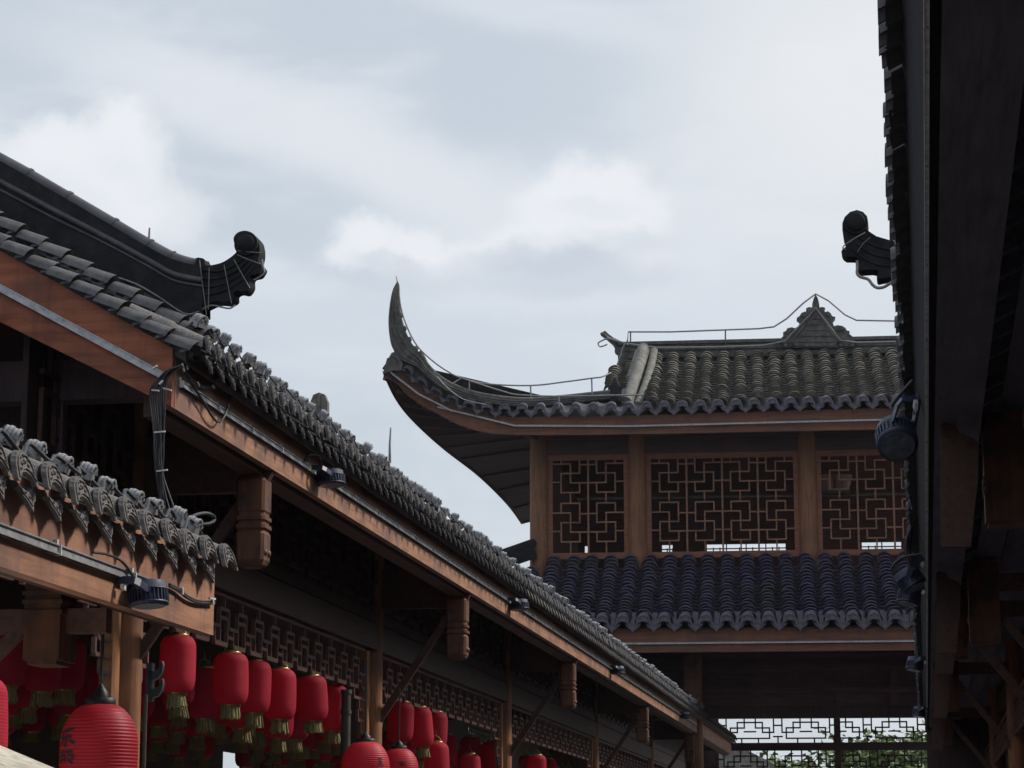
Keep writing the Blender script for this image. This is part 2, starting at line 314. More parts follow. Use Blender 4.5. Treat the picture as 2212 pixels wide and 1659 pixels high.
# ------------------------------------------------------------------ eave tile ends (local: x along eave, y outwards, z up; pitch .2 m)
SL = .5
def end_tile_mesh(rim=True, segs=((0, -.165, 1.0, .98), (-.15, -.36, 1.10, 1.02))):
    b = MB(); r = .062; k = 11
    for y0, y1, q0, q1 in segs:
        for q in (1, .84):
            b.sheet([[V((math.cos(math.pi * j / (k - 1)) * r * s * q, y, math.sin(math.pi * j / (k - 1)) * r * s * q - y * SL)) for j in range(k)] for y, s in ((y0, q0), (y1, q1))], True)
        b.sheet([[V((math.cos(math.pi * j / (k - 1)) * r * q0 * q, y0, math.sin(math.pi * j / (k - 1)) * r * q0 * q - y0 * SL)) for j in range(k)] for q in (1, .84)])
    def pl(z): return .004 + (.062 - z) * .22
    poly = [(math.cos(math.pi * j / 10) * .068, math.sin(math.pi * j / 10) * .068) for j in range(11)]
    poly += [(-.073, -.03), (-.06, -.036), (-.05, -.018), (-.028, -.004), (0, .002), (.028, -.004), (.05, -.018), (.06, -.036), (.073, -.03)]
    b.prism([V((x, pl(z), z)) for x, z in poly], (0, .014, 0), 1)
    if rim:
        arc = [(math.cos(math.pi * j / 12) * .056, math.sin(math.pi * j / 12) * .056) for j in range(13)]
        b.tube([V((x, pl(z) + .016, z)) for x, z in [(.058, -.022)] + arc + [(-.058, -.022)]], .0026, 4)
        b.tube([V((x, pl(z) + .016, z)) for x, z in [(-.056, -.014), (-.03, .006), (0, .013), (.03, .006), (.056, -.014)]], .003, 4)
        for x, z, q in ((0, .034, .012), (-.022, .024, .008), (.022, .024, .008), (-.038, .006, .006), (.038, .006, .006), (0, .05, .006), (-.028, .042, .006), (.028, .042, .006)):
            b.lathe(V((x, pl(z) + .012, z)), [(q, 0), (q * .75, .005), (q * .2, .008)], 8, (0, 1, .2))
    return b
def drip_tile_mesh(rim=True):
    b = MB(); k = 9
    b.sheet([[V((-.085 + .17 * j / (k - 1), y, -.028 * math.sin(math.pi * j / (k - 1)) - y * SL - .004)) for j in range(k)] for y in (.0, -.36)], True)
    def pl(z): return -.012 + (.0 - z) * .3
    poly = [(.074, .0), (.045, -.016), (0, -.026), (-.045, -.016), (-.074, .0), (-.073, -.022), (-.058, -.032), (-.05, -.046), (-.03, -.054), (-.014, -.07), (0, -.088), (.014, -.07), (.03, -.054), (.05, -.046), (.058, -.032), (.073, -.022)]
    b.prism([V((x, pl(z), z)) for x, z in poly], (0, .013, .0))
    if rim:
        b.tube([V((x, pl(z) + .014, z)) for x, z in [(-.06, -.02), (-.04, -.04), (-.02, -.05), (0, -.07), (.02, -.05), (.04, -.04), (.06, -.02)]], .003, 4)
        for x, z, q in ((0, -.042, .009), (-.025, -.032, .007), (.025, -.032, .007)):
            b.lathe(V((x, pl(z) + .011, z)), [(q, 0), (q * .7, .005), (q * .2, .007)], 8, (0, 1, .2))
    return b
ENDM = DRIPM = None
TPLB = mat('shaded_moulded_tile', (.085, .083, .088), (.045, .045, .05), (.15, .146, .145), rough=.85, scale=36, bump=.4, blotch=(.07, .068, .075), bscale=24, bamt=.6, fine=90)  # plates darkened in colour to look out of the sun
def narrow(mb, f):
    for q in mb.v: q.x *= f
    return mb
def squat(mb, fx, fz):
    for q in mb.v: q.x *= fx; q.z *= fz
    return mb
TPLA = mat('near_moulded_tile', (.145, .135, .131), (.08, .075, .076), (.205, .193, .183), rough=.85, scale=30, bump=.2, blotch=(.12, .105, .115), bscale=26, bamt=.55, fine=120)
ENDM = mesh_local('end_tile', squat(end_tile_mesh(), .96, .80), [TPLATE, TPLA]); DRIPM = mesh_local('drip_tile', squat(drip_tile_mesh(), .84, .80), TPLA)
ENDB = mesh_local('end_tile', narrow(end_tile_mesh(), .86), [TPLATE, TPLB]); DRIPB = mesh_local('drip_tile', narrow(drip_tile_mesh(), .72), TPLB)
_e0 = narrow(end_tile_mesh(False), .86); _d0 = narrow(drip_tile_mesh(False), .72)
ENDP = mesh_local('pavilion_end_tile', end_tile_mesh(True, ((0, -.09, 1.0, .98),)), [mat('pavilion_moulded_tile', (.085, .078, .10), (.045, .042, .056), (.16, .15, .17), rough=.6, scale=26, bump=.5, blotch=(.08, .078, .10), bscale=12, bamt=.6, fine=70)] * 2)
DRIPP = mesh_local('pavilion_drip_tile', drip_tile_mesh(), MATS['pavilion_moulded_tile'])
def merge_local(dst, src, m):
    k = len(dst.f); dst.add([m @ q for q in src.v], src.f); dst.m[k:] = src.m; dst.sm[k:] = src.sm
def eave_row(root, fr, n_e, h_e, t0, count, sp, near, sc=1.0, out_sign=1, ends=None, fm=(TPLATE, TPLATE)):
    ends = ends or (ENDM, DRIPM)
    ex = -fr.D * out_sign; ey = fr.N * out_sign; far = MB()
    for i in range(count):
        t = t0 + sp * i
        q = frame(fr.p(n_e + random.uniform(-.006, .006), t + random.uniform(-.006, .006), h_e + random.uniform(-.004, .004)), ex, ey, V((0, 0, 1)), sc)
        q = q @ M.Rotation(random.uniform(-.05, .05), 4, 'Y') @ M.Rotation(random.uniform(-.05, .05), 4, 'X')
        q2 = frame(fr.p(n_e - .012, t + sp / 2, h_e - .012 + random.uniform(-.004, .004)), ex, ey, V((0, 0, 1)), sc) @ M.Rotation(random.uniform(-.05, .05), 4, 'Y')
        if i < near: put('end_tile', ends[0], root, q); put('drip_tile', ends[1], root, q2)
        else: merge_local(far, _e0, q); merge_local(far, _d0, q2)
    if far.v: tag(far.build('far_eave_tiles', fm, root), kind='stuff')

# ------------------------------------------------------------------ ground
g = MB(); g.sheet([[V((-150, -60, 0)), V((150, -60, 0))], [V((-150, 150, 0)), V((150, 150, 0))]]); tag(g.build('ground', PAVE), kind='structure')

# ------------------------------------------------------------------ lattice helper
def hbar(mb, fr, n, ta, tb, h, w=.02, d=.025): mb.box(fr, n - d / 2, n + d / 2, ta, tb, h - w / 2, h + w / 2)
def vbar(mb, fr, n, t, ha, hb, w=.02, d=.023): mb.box(fr, n - d / 2, n + d / 2, t - w / 2, t + w / 2, ha, hb)
def frieze(mb, fr, n, ta, tb, h0, h1, left_drop=0, right_drop=0, unit=.38):
    w = .022; a = h1 - (h1 - h0) * .30; b = h0 + (h1 - h0) * .34; c = h0 + (h1 - h0) * .52
    hbar(mb, fr, n, ta, tb, h1, .03); k = max(1, round((tb - ta) / unit)); u = (tb - ta) / k
    for i in range(k):
        x = ta + i * u
        vbar(mb, fr, n, x + u * .25, a, h1, w); hbar(mb, fr, n, x, x + u * .5, a, w); vbar(mb, fr, n, x + u * .5, b, a, w); hbar(mb, fr, n, x + u * .5, x + u, b, w); vbar(mb, fr, n, x + u, b, a, w)
        hbar(mb, fr, n, x + u * .02, x + u * .42, c, w); vbar(mb, fr, n, x + u * .02, h0, c, w); vbar(mb, fr, n, x + u * .42, h0, c, w); vbar(mb, fr, n, x + u * .75, h0, b, w)
        hbar(mb, fr, n, x + u * .42, x + u * .75, h0 + .05, w)
        hbar(mb, fr, n, x, x + u * .42, h0, .028); hbar(mb, fr, n, x + u * .75, x + u, h0, .028)
    for side, t, s in ((left_drop, ta, 1), (right_drop, tb, -1)):
        if side:
            for j in range(2):
                hh = h0 - j * .17; x0 = t; x1 = t + s * (.36 - .14 * j); xm = t + s * (.18 - .06 * j)
                lo = hh - .17
                for (p_, q_) in ((min(x0, x1), max(x0, x1)),): hbar(mb, fr, n, p_, q_, lo + .085, w)
                vbar(mb, fr, n, x1, lo + .085, hh, w); vbar(mb, fr, n, xm, lo, lo + .085, w); hbar(mb, fr, n, min(x0, xm), max(x0, xm), lo, w)

# ================================================================== long gallery (upper left)
NB, HB, TB0, TB1 = -3.252, 2.046, 10.40, 49.0
GB = thing('timber_gallery', 'long timber gallery with grey tile eave running down the street to the pavilion', 'building', L.p(-5, 11, -EYE))
b = MB()
b.box(L, NB - .045, NB, TB0 + .045, TB1, HB, HB + .27); b.build('eave_fascia', FASC, GB)
b = MB(); b.prism([L.p(NB - .002, TB0, HB), L.p(NB - .002, TB0, HB + .275), L.p(NB - 1.2, TB0, HB + .275 + 1.2 * .584), L.p(NB - 3.9, TB0, HB + .275 + 3.9 * .62), L.p(NB - 3.9, TB0, HB + 3.9 * .56 - .08), L.p(NB - 1.2, TB0, HB + 1.2 * .508)], L.D * .042)
b.build('bargeboard', BARGE, GB)
# roof deck and tiles
ROB = lambda n: 2.30 + (-3.16 - n) * .585          # top of the deck
b = MB()
for s in (0,):
    b.prism([L.p(-3.2, TB0 + .05, ROB(-3.2) - .02), L.p(-7.1, TB0 + .05, ROB(-7.1) - .02), L.p(-11, TB0 + .05, ROB(-3.2) - .02), L.p(-11, TB0 + .05, ROB(-3.2) - .07), L.p(-7.1, TB0 + .05, ROB(-7.1) - .07), L.p(-3.2, TB0 + .05, ROB(-3.2) - .07)], L.D * (TB1 - TB0))
b.build('roof_deck', WDARK, GB)
b = MB(); PIT = .2; T0 = 10.46; NT = 190
for i in range(NT):
    t = T0 + PIT * i
    if t < 10.8: continue
    pts = [L.p(n, t, ROB(n) + .02) for n in (-3.42, -5.2, -7.0)]
    if t < 37 or i % 1 == 0:
        tile_col(b, pts, L.D, .062, .20 if t < 16 else .5, k=5)
        tile_col(b, [q + L.D * .1 - V((0, 0, .012)) for q in pts], L.D, .062, .9, False, k=3)
b.build('roof_tiles', TROOF, GB)
b = MB()
for t, dz in ((10.39, -.02), (10.57, .085)):
    tile_col(b, [L.p(n, t + .03, ROB(n) + dz) for n in (-3.17, -4.3, -7.0)], L.D, .066, .135, k=8, lip=.018, jit=.02)
for t, dz in ((10.47, -.01), (10.68, .06)):
    tile_col(b, [L.p(n, t + .03, ROB(n) + dz) for n in (-3.17, -4.3, -7.0)], L.D, .064, .135, False, k=5, lip=.012)
b.prism([L.p(-3.2, 10.43, ROB(-3.2) - .06), L.p(-7, 10.43, ROB(-7) - .06), L.p(-7, 10.43, ROB(-7) + .05), L.p(-3.2, 10.43, ROB(-3.2) + .05)], L.D * .5)
b.prism([L.p(-3.24, 10.79, ROB(-3.24)), L.p(-7, 10.79, ROB(-7)), L.p(-7, 10.79, ROB(-7) + .22), L.p(-3.24, 10.79, ROB(-3.24) + .22)], L.D * .12)
b.build('rake_tiles', RTILE, GB)
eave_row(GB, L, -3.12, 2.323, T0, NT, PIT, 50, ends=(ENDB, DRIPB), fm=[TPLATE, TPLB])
# descending ridge and its upturned end
def RG(x, y, t=10.85): return L.p(*L.at(x, y, t=t))
b = MB()
top = spline([RG(-330, 178), RG(0, 350), RG(120, 418), RG(240, 488), RG(330, 541), RG(385, 568), RG(446, 583)], 6)
bot = spline([RG(-330, 330), RG(0, 500), RG(120, 556), RG(240, 600), RG(330, 640), RG(385, 676), RG(446, 684)], 6)
w = L.D * .07
b.sheet([[q - w for q in bot], [q - w for q in top]]); b.sheet([[q + w for q in top], [q + w for q in bot]]); b.sheet([[q - w for q in top], [q + w for q in top]])
b.sheet([[q + w for q in bot], [q - w for q in bot]])
rb = b.build('descending_ridge', RIDGE, GB)
b = MB(); b.tube([q + V((0, 0, -.005)) for q in top], .048, 10)
for i in range(3, len(top) - 2, 5): b.tube([top[i] + V((0, 0, -.005)), top[i].lerp(top[i + 1], .35) + V((0, 0, -.005))], .053, 10)
b.tube([top[i].lerp(bot[i], .30) - w for i in range(len(top))], .016, 6)
b.tube([top[i].lerp(bot[i], .42) - w for i in range(len(top))], .008, 6)
b.build('ridge_coping', mat('ridge_coping_tile', (.05, .05, .058), (.03, .03, .036), (.085, .085, .09), rough=.5, scale=12, bump=.2, spec=.5), rb)
FIN = [(430, 572), (432, 563), (440, 563), (448, 566), (452, 579), (480, 575), (500, 565), (518, 549), (514, 536), (511, 524), (513, 516), (521, 508), (535, 504.5), (549, 508), (559, 517), (566, 533), (567, 552), (564, 569), (571, 580), (567, 590), (561, 597), (549, 600), (545, 606), (545, 620), (538, 632), (531, 635), (520, 633), (511, 638), (510, 650), (497, 657), (472, 656), (448, 666), (430, 674), (410, 679), (385, 676)]
def finial(root, fr, t, pts, thick, disc, name='ridge_finial', m=RIDGE, flip=1):
    P3 = [V(q) for q in pts]; b = MB(); b.prism([q - fr.D * thick / 2 for q in P3], fr.D * thick)
    c, rx, ry = disc
    b.lathe(c - fr.D * (thick / 2 + .014), [(rx * .96, 0), (rx, .006), (rx, thick + .022), (rx * .96, thick + .028)], 28, fr.D)
    return b, b.build(name, m, root)
P3 = [RG(q.x, q.y) for q in spline([V((x, y, 0)) for x, y in FIN + FIN[:1]], 4)[:-1]]
b, fo = finial(GB, L, 10.85, P3, .11, (RG(539, 534), .060, .06))
b = MB()
for k in range(4):
    f = .16 + k * .2
    up = [(440, 572), (480, 580), (515, 566), (540, 545)]; lo = [(420, 670), (480, 655), (530, 628), (562, 590)]
    b.tube(spline([RG(u[0] * (1 - f) + l[0] * f, u[1] * (1 - f) + l[1] * f) - L.D * .055 for u, l in zip(up, lo)], 5), .007, 5)
b.lathe(RG(539, 533) - L.D * .075, [(.044, 0), (.038, -.008), (.006, -.012)], 24, L.D)
b.build('finial_moulding', RIDGE, fo)
# structure
CT = [12.3, 18.45, 24.97, 32.6, 40.2]
b = MB(); b.box(L, -4.05 - .05, -4.05 + .05, 7.6, 49, 1.60, 1.80); b.box(L, -4.05 - .03, -4.05 + .03, 7.6, 49, 1.82, 1.9)
b.build('tie_beam', WDARK, GB)
b = MB()
k = 0; t = 10.6
while t < 49:
    b.box(L, -4.06, -4.03 + .006 * (k % 2), t, t + .185, 1.9, 2.72); t += .19; k += 1
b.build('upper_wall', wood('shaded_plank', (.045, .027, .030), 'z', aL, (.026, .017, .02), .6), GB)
for i in range(5):
    b = MB(); ta_ = (7.6, 12.5, 18.6, 25.1, 32.8)[i]; tb_ = (12.1, 18.3, 24.8, 32.4, 40)[i]; frieze(b, L, -4.0, max(ta_, 10.7), tb_, 1.95, 2.45, 0, 0, .55); b.build('upper_lattice', WDARK, GB)
b = MB()
for t in [10.6 + .45 * i for i in range(85)]:
    b.prism([L.p(-3.30, t, 2.30), L.p(-3.30, t, 2.23), L.p(-6.9, t, ROB(-6.9) - .14), L.p(-6.9, t, ROB(-6.9) - .075)], L.D * .06)
b.build('rafters', WDARK, GB)
b = MB(); b.box(L, -3.42, -3.31, 10.5, 49, 2.02, 2.14); b.build('eave_purlin', WDARK, GB)
for t in CT:
    b = MB(); b.lathe(L.p(-4.06, t, -EYE), [(.09, 0), (.088, 1.5), (.082, 4.5)], 20); b.build('column', WCOL, GB)
    b = MB(); b.box(L, -4.1, -4.03, t - .32, t - .235, -EYE, 1.58); b.box(L, -4.1, -4.04, t - .225, t - .165, -EYE, 1.58); b.build('door_jamb', WCOL, GB)
    b = MB()
    c = lambda r, h: [L.p(-3.37 + i * r, t + j * r, h) for i, j in ((-1, -.8), (-.8, -1), (.8, -1), (1, -.8), (1, .8), (.8, 1), (-.8, 1), (-1, .8))]
    prof = [(.045, 1.52), (.066, 1.535), (.078, 1.56), (.08, 1.70), (.072, 1.712), (.072, 1.72), (.084, 1.73), (.084, 1.75), (.072, 1.757), (.072, 1.768), (.083, 1.775), (.083, 1.795), (.073, 1.80), (.073, 1.815), (.08, 1.825), (.08, 1.99), (.06, 2.02)]
    rows = [c(r, h) for r, h in prof]; b.sheet([q + [q[0]] for q in rows]); b.add(rows[0], [list(range(8))]); b.add(rows[-1], [list(range(8))[::-1]])
    for s in (-1, 1):                      # carved pendant faces
        b.lathe(L.p(-3.37 + .081, t + s * .035, 1.60), [(.02, 0), (.014, .008), (.002, .010)], 8, L.N)
    b.build('hanging_post', WPOST, GB)
    b = MB(); b.prism([L.p(-3.29, t - .03, 1.99), L.p(-3.15 - .11, t - .03, 2.045), L.p(-3.26, t - .03, 2.2), L.p(-4.0, t - .03, 2.25), L.p(-4.0, t - .03, 1.93), L.p(-3.45, t - .03, 1.93)], L.D * .06)
    b.build('bracket_beam', WDARK, GB)
    b = MB(); b.bar(L.p(-4.0, t, 1.05), L.p(-3.42, t, 1.9), .04, .055); b.build('brace', WDARK, GB)
ends = [7.6] + CT + [48.5]
for i in range(len(ends) - 1):
    b = MB(); frieze(b, L, -4.05, ends[i] + (.1 if i else 0), ends[i + 1] - .34, 1.28, 1.585, 1 if i else 0, 1, .40 if i < 3 else .44)
    b.build('frieze_lattice', WLAT, GB)
# hall behind the columns
b = MB(); n0 = -8.0
def wall_with(b, fr, n, th, t0, t1, h0, h1, holes):
    xs = sorted({t0, t1} | {q for h in holes for q in h[:2]}); ys = sorted({h0, h1} | {q for h in holes for q in h[2:]})
    for a, c in zip(xs, xs[1:]):
        for d, e in zip(ys, ys[1:]):
            if any(h[0] <= (a + c) / 2 <= h[1] and h[2] <= (d + e) / 2 <= h[3] for h in holes): continue
            b.box(fr, n - th, n, a, c, d, e)
HOLES = [(28.05, 29.25, .2, 1.255), (31.05, 31.12, .3, 1.15), (23.2, 23.42, 1.82, 1.86), (45.0, 49.5, 2.05, 2.45)]
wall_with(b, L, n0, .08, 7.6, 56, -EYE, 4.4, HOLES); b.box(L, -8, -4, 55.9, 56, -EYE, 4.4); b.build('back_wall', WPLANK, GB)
b = MB()
for k in range(24): vbar(b, L, n0 + .03, 45 + k * .19, 2.05, 2.45, .05)
for k in range(3): hbar(b, L, n0 + .03, 45, 49.5, 2.12 + k * .13, .05)
b.build('window_lattice', WDARK, GB)
b = MB(); b.box(L, -8, -4.2, 7.6, 56, 2.55, 2.6); b.build('ceiling', WPLANK, GB)
# dark truss behind the bargeboard
b = MB(); b.bar(L.p(-7, 11.0, 2.3), L.p(-3.4, 11.0, 2.3), .14, .2); b.bar(L.p(-5.6, 11.0, 2.3), L.p(-5.6, 11.0, 3.5), .14, .14); b.bar(L.p(-4.05, 11.0, 1.9), L.p(-4.05, 11.0, 2.75), .13, .13)
b.bar(L.p(-4.3, 11.05, 2.3), L.p(-5.4, 11.05, 3.2), .09, .1); b.bar(L.p(-6.6, 11.1, 1.55), L.p(-4.1, 11.1, 1.55), .12, .18)
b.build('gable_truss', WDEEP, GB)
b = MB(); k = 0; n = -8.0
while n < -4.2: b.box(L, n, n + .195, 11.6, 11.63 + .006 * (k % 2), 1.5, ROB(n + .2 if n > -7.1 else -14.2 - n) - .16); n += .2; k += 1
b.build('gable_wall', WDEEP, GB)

# ================================================================== near gallery (lower left)
NA, HA, TA0, TA1 = -2.118, .688, 2.6, 7.28
TA0 = -14  # unseen run behind the camera, added to cut ambient light
GA = thing('market_shed', 'nearer low timber shed at lower left, orange fascia under curved grey eave tiles', 'building', L.p(-4, 5, -EYE))
b = MB(); b.box(L, NA - .04, NA, TA0, TA1, HA, HA + .235); b.build('eave_fascia', FASC, GA)
ROA = lambda n: .885 + (-2.12 - n) * .45
b = MB(); b.prism([L.p(-2.13, TA0, ROA(-2.13) - .01), L.p(-5.2, TA0, ROA(-5.2) - .01), L.p(-5.2, TA0, ROA(-5.2) - .06), L.p(-2.13, TA0, ROA(-2.13) - .05)], L.D * (TA1 - TA0 - .02))
b.build('roof_deck', WDARK, GA)
b = MB(); TT = 7.22
for i in range(23):
    t = TT - .2 * i
    tile_col(b, [L.p(n, t, ROA(n) + .015) for n in (-2.4, -3.6, -5.1)], L.D, .062, .2, k=7)
    tile_col(b, [L.p(n, t - .1, ROA(n)) for n in (-2.4, -3.6, -5.1)], L.D, .062, .3, False, k=5)
b.build('roof_tiles', TROOF, GA)
eave_row(GA, L, -2.085, .916, TT, 21, -.2, 14)
b = MB(); b.box(L, -2.25, -2.165, 2.6, 7.2, .71, .82); b.build('eave_purlin', WDARK, GA)
b = MB()
for k in range(12): b.prism([L.p(-2.17, 2.8 + .4 * k, .83), L.p(-2.17, 2.8 + .4 * k, .78), L.p(-5, 2.8 + .4 * k, 2.06), L.p(-5, 2.8 + .4 * k, 2.12)], L.D * .05)
b.build('rafters', WDARK, GA)
b = MB(); q_ = L.at(112, 1430, t=6.5); pn, ph = q_[0], q_[2]
b.box(L, pn - .062, pn + .045, 6.43, 6.57, ph, .80); b.box(L, pn - .05, pn + .035, 6.44, 6.56, ph - .012, ph)
for z in (.13, .16, .185): b.box(L, pn - .068, pn + .051, 6.424, 6.576, ph + z, ph + z + .012)
b.build('hanging_post', WPOST, GA)
b = MB(); b.bar(L.p(-2.70, 6.5, .40), L.p(-2.42, 6.5, .68), .035, .035); b.bar(L.p(-3.3, 6.5, .66), L.p(-2.2, 6.5, .66), .05, .07); b.build('brace', WLAT, GA)
b = MB(); b.lathe(L.p(-2.95, 6.5, -EYE), [(.09, 0), (.085, 3.0)], 16); b.build('column', WCOL, GA)
b = MB(); b.box(L, -2.99, -2.93, 2.6, 7.2, .74, .9); b.build('tie_beam', WDARK, GA)

# ------------------------------------------------------------------ tile lamps (local: x along eave, y outwards, z up)
def lamp_proto():
    r = bpy.data.objects.new('tile_lamp', None); COL.objects.link(r); ORG[r.name] = V((0, 0, 0)); r.empty_display_size = .03
    b = MB(); k = 10
    arcs = lambda rad, y, z0=.022: [V((math.cos(math.pi * (j / k)) * rad, y, math.sin(math.pi * j / k) * rad * 1.0 + z0)) for j in range(k + 1)]
    for y0, y1, rad in ((-.024, -.014, .034), (-.012, -.001, .037), (.001, .012, .0345), (.014, .022, .0375)):
        b.sheet([arcs(rad, y0), arcs(rad, y1)], True); b.sheet([arcs(rad, y1), arcs(rad * .8, y1)]); b.sheet([arcs(rad * .8, y0), arcs(rad, y0)])
    b.prism([V((x, .018, z)) for x, z in ((-.030, .0), (.030, .0), (.030, .02), (.012, .03), (-.012, .03), (-.030, .02))], (0, .008, 0))
    for x in (-.019, 0, .019): b.prism([V((x + i * .0065, .026, .034 + (.009 if x == 0 else 0) + j * .005)) for i, j in ((-1, -1), (1, -1), (1, 1), (-1, 1))], (0, .004, 0))
    for s in (-1, 1): b.prism([V((s * .031, -.03, 0)), V((s * .037, -.03, 0)), V((s * .037, .02, -.006)), V((s * .031, .02, -.006))], (0, 0, .026))
    o = b.build('housing', LAMPC, r)
    b = MB(); b.add([V((0, .019, .022))] + arcs(.029, .019), [(0, j + 1, j + 2) for j in range(k)]); b.add([V((0, -.03, .022))] + arcs(.031, -.03), [(0, j + 2, j + 1) for j in range(k)])
    b.prism([V((x, -.03, z)) for x, z in ((-.029, .0), (.029, .0), (.029, .021), (-.029, .021))], (0, .046, 0))
    b.build('lens', LENS, r)
    b = MB(); b.prism([V((x, -.026, z)) for x, z in ((-.046, -.018), (-.03, -.004), (.03, -.004), (.046, -.018), (.046, -.024), (.03, -.012), (-.03, -.012), (-.046, -.024))], (0, .04, 0))
    b.tube([V((.03, -.01, .012)), V((.05, -.005, .0)), V((.062, 0, -.012))], .005, 5)
    b.build('bracket', BLACK, r)
    return r
lp = lamp_proto(); first = [True]
lamps = []
def put_lamp(fr, n, t, h, label, group, sc=1.0):
    o = lp if first[0] else copy_tree(lp); first[0] = False
    o.matrix_basis = frame(fr.p(n, t, h), -fr.D, fr.N, V((0, 0, 1)), sc) @ M.Rotation(-.42 + random.uniform(-.14, .14), 4, 'X') @ M.Rotation(random.uniform(-.16, .16), 4, 'Y') @ M.Rotation(random.uniform(-.3, .3), 4, 'Z')
    tag(o, label, 'lamp', group); lamps.append(o)
for i in range(10):
    put_lamp(L, -2.175 + random.uniform(-.012, .012), TT - .03 - .2 * i + random.uniform(-.015, .015), .902 + .062 + .048 + random.uniform(-.006, .006), 'grey ribbed tile lamp in the row on the near shed eave, lower left', 'lamps on the near shed eave', random.uniform(.80, .88))
for i in range(150):
    t = T0 + .1 + .2 * i + random.uniform(-.03, .03)
    put_lamp(L, -3.18 + random.uniform(-.02, .02), t, 2.323 + .062 + .066 + random.uniform(-.016, .014), 'small grey tile lamp in the long row on the upper gallery eave', 'lamps on the long gallery eave', 1.0 + random.uniform(-.15, .15))
def drape(fr, n, h, t0, sp, k, sag, amp=.0):
    o = []
    for i in range(k):
        o.append(fr.p(n + random.uniform(-.008, .008), t0 + sp * i, h + .02)); o.append(fr.p(n + .02 + random.uniform(-.01, .01), t0 + sp * (i + .5), h - sag + random.uniform(-.012, .012)))
    return spline(o, 4)
b = MB(); b.tube(drape(L, -2.165, 1.02, TT - 1.9, .2, 10, .022) + spline([L.p(*L.at(x, y, n=-2.2)) for x, y in ((405, 1128), (430, 1132), (452, 1131), (463, 1124), (460, 1114), (445, 1109), (425, 1112), (408, 1120))], 6), .006, 5)
tag(b.build('lamp_cable', CABLE, None, L.p(-2.18, 6.5, .98)), 'black cable linking the tile lamps on the near shed eave', 'cable')
b = MB(); b.tube(drape(L, -3.165, 2.455, T0 + .1, .2, 140, .03), .005, 4); tag(b.build('lamp_cable', CABLE, None, L.p(-3.19, 12, 2.42)), 'black cable linking the lamps along the long gallery eave', 'cable')
b = MB(); b.tube(spline([L.p(-3.19, 11.62, 2.43), L.p(-3.16, 11.66, 2.48), L.p(-3.16, 11.70, 2.50), L.p(-3.17, 11.74, 2.47), L.p(-3.19, 11.7, 2.43)], 5), .004, 5)
tag(b.build('cable_loop', CABLE, None, L.p(-3.17, 11.68, 2.43)), 'tiny loop of cable standing up between lamps on the long eave', 'cable')
# ------------------------------------------------------------------ light strips
def light_strip(label, pts, nrm, up, w, d, clip_step, name='light_strip', hook=True, m=None):
    """aluminium channel with a raised rim, held by small clips"""
    r = thing(name, label, 'light strip', pts[0]); b = MB(); cs = []
    acc = 0
    for a, q in zip(pts, pts[1:]):
        a = V(a); q = V(q); x = (q - a).normalized(); ln = (q - a).length
        b.bar(a + nrm * d * .35, q + nrm * d * .35, d * .7, w, up)
        for s in (-1, 1): b.bar(a + nrm * d * .6 + up * (s * w * .43), q + nrm * d * .6 + up * (s * w * .43), d * .8, w * .14, up)
        while acc < ln:
            o = a + x * acc; c = MB(); cs.append(c)
            c.bar(o + nrm * (d * .7) - up * w * .55, o + nrm * (d * .7) + up * w * .55, .006, d * .9, nrm)
            if hook: c.bar(o + nrm * d * .3 + up * w * .5, o + nrm * d * .3 + up * w * 1.05, .010, .010, nrm)
            acc += clip_step
        acc -= ln
    ch = b.build('channel', m or ALU, r)
    for c in cs[:100]: c.build('clip', TIE if hook else ALU, r)
    return r
UP = V((0, 0, 1))
light_strip('grey metal light strip along the orange fascia of the near shed', [L.p(NA + .001, 2.7, .774), L.p(NA + .001, 6.62, .774)], L.N, UP, .026, .018, .62)
light_strip('long grey metal light strip along the fascia of the upper gallery', [L.p(NB + .001, 10.5, 2.172), L.p(NB + .001, 40.2, 2.172)], L.N, UP, .030, .022, .62)
gp = [L.p(*L.at(x, y, t=TB0)) for x, y in ((-200, 505), (0, 622), (352, 812))]
light_strip('grey metal light strip sloping down the orange gable bargeboard', gp, -L.D, (gp[2] - gp[1]).cross(-L.D).normalized() * -1 if (gp[2] - gp[1]).cross(-L.D).z < 0 else (gp[2] - gp[1]).cross(-L.D).normalized(), .034, .022, 9)
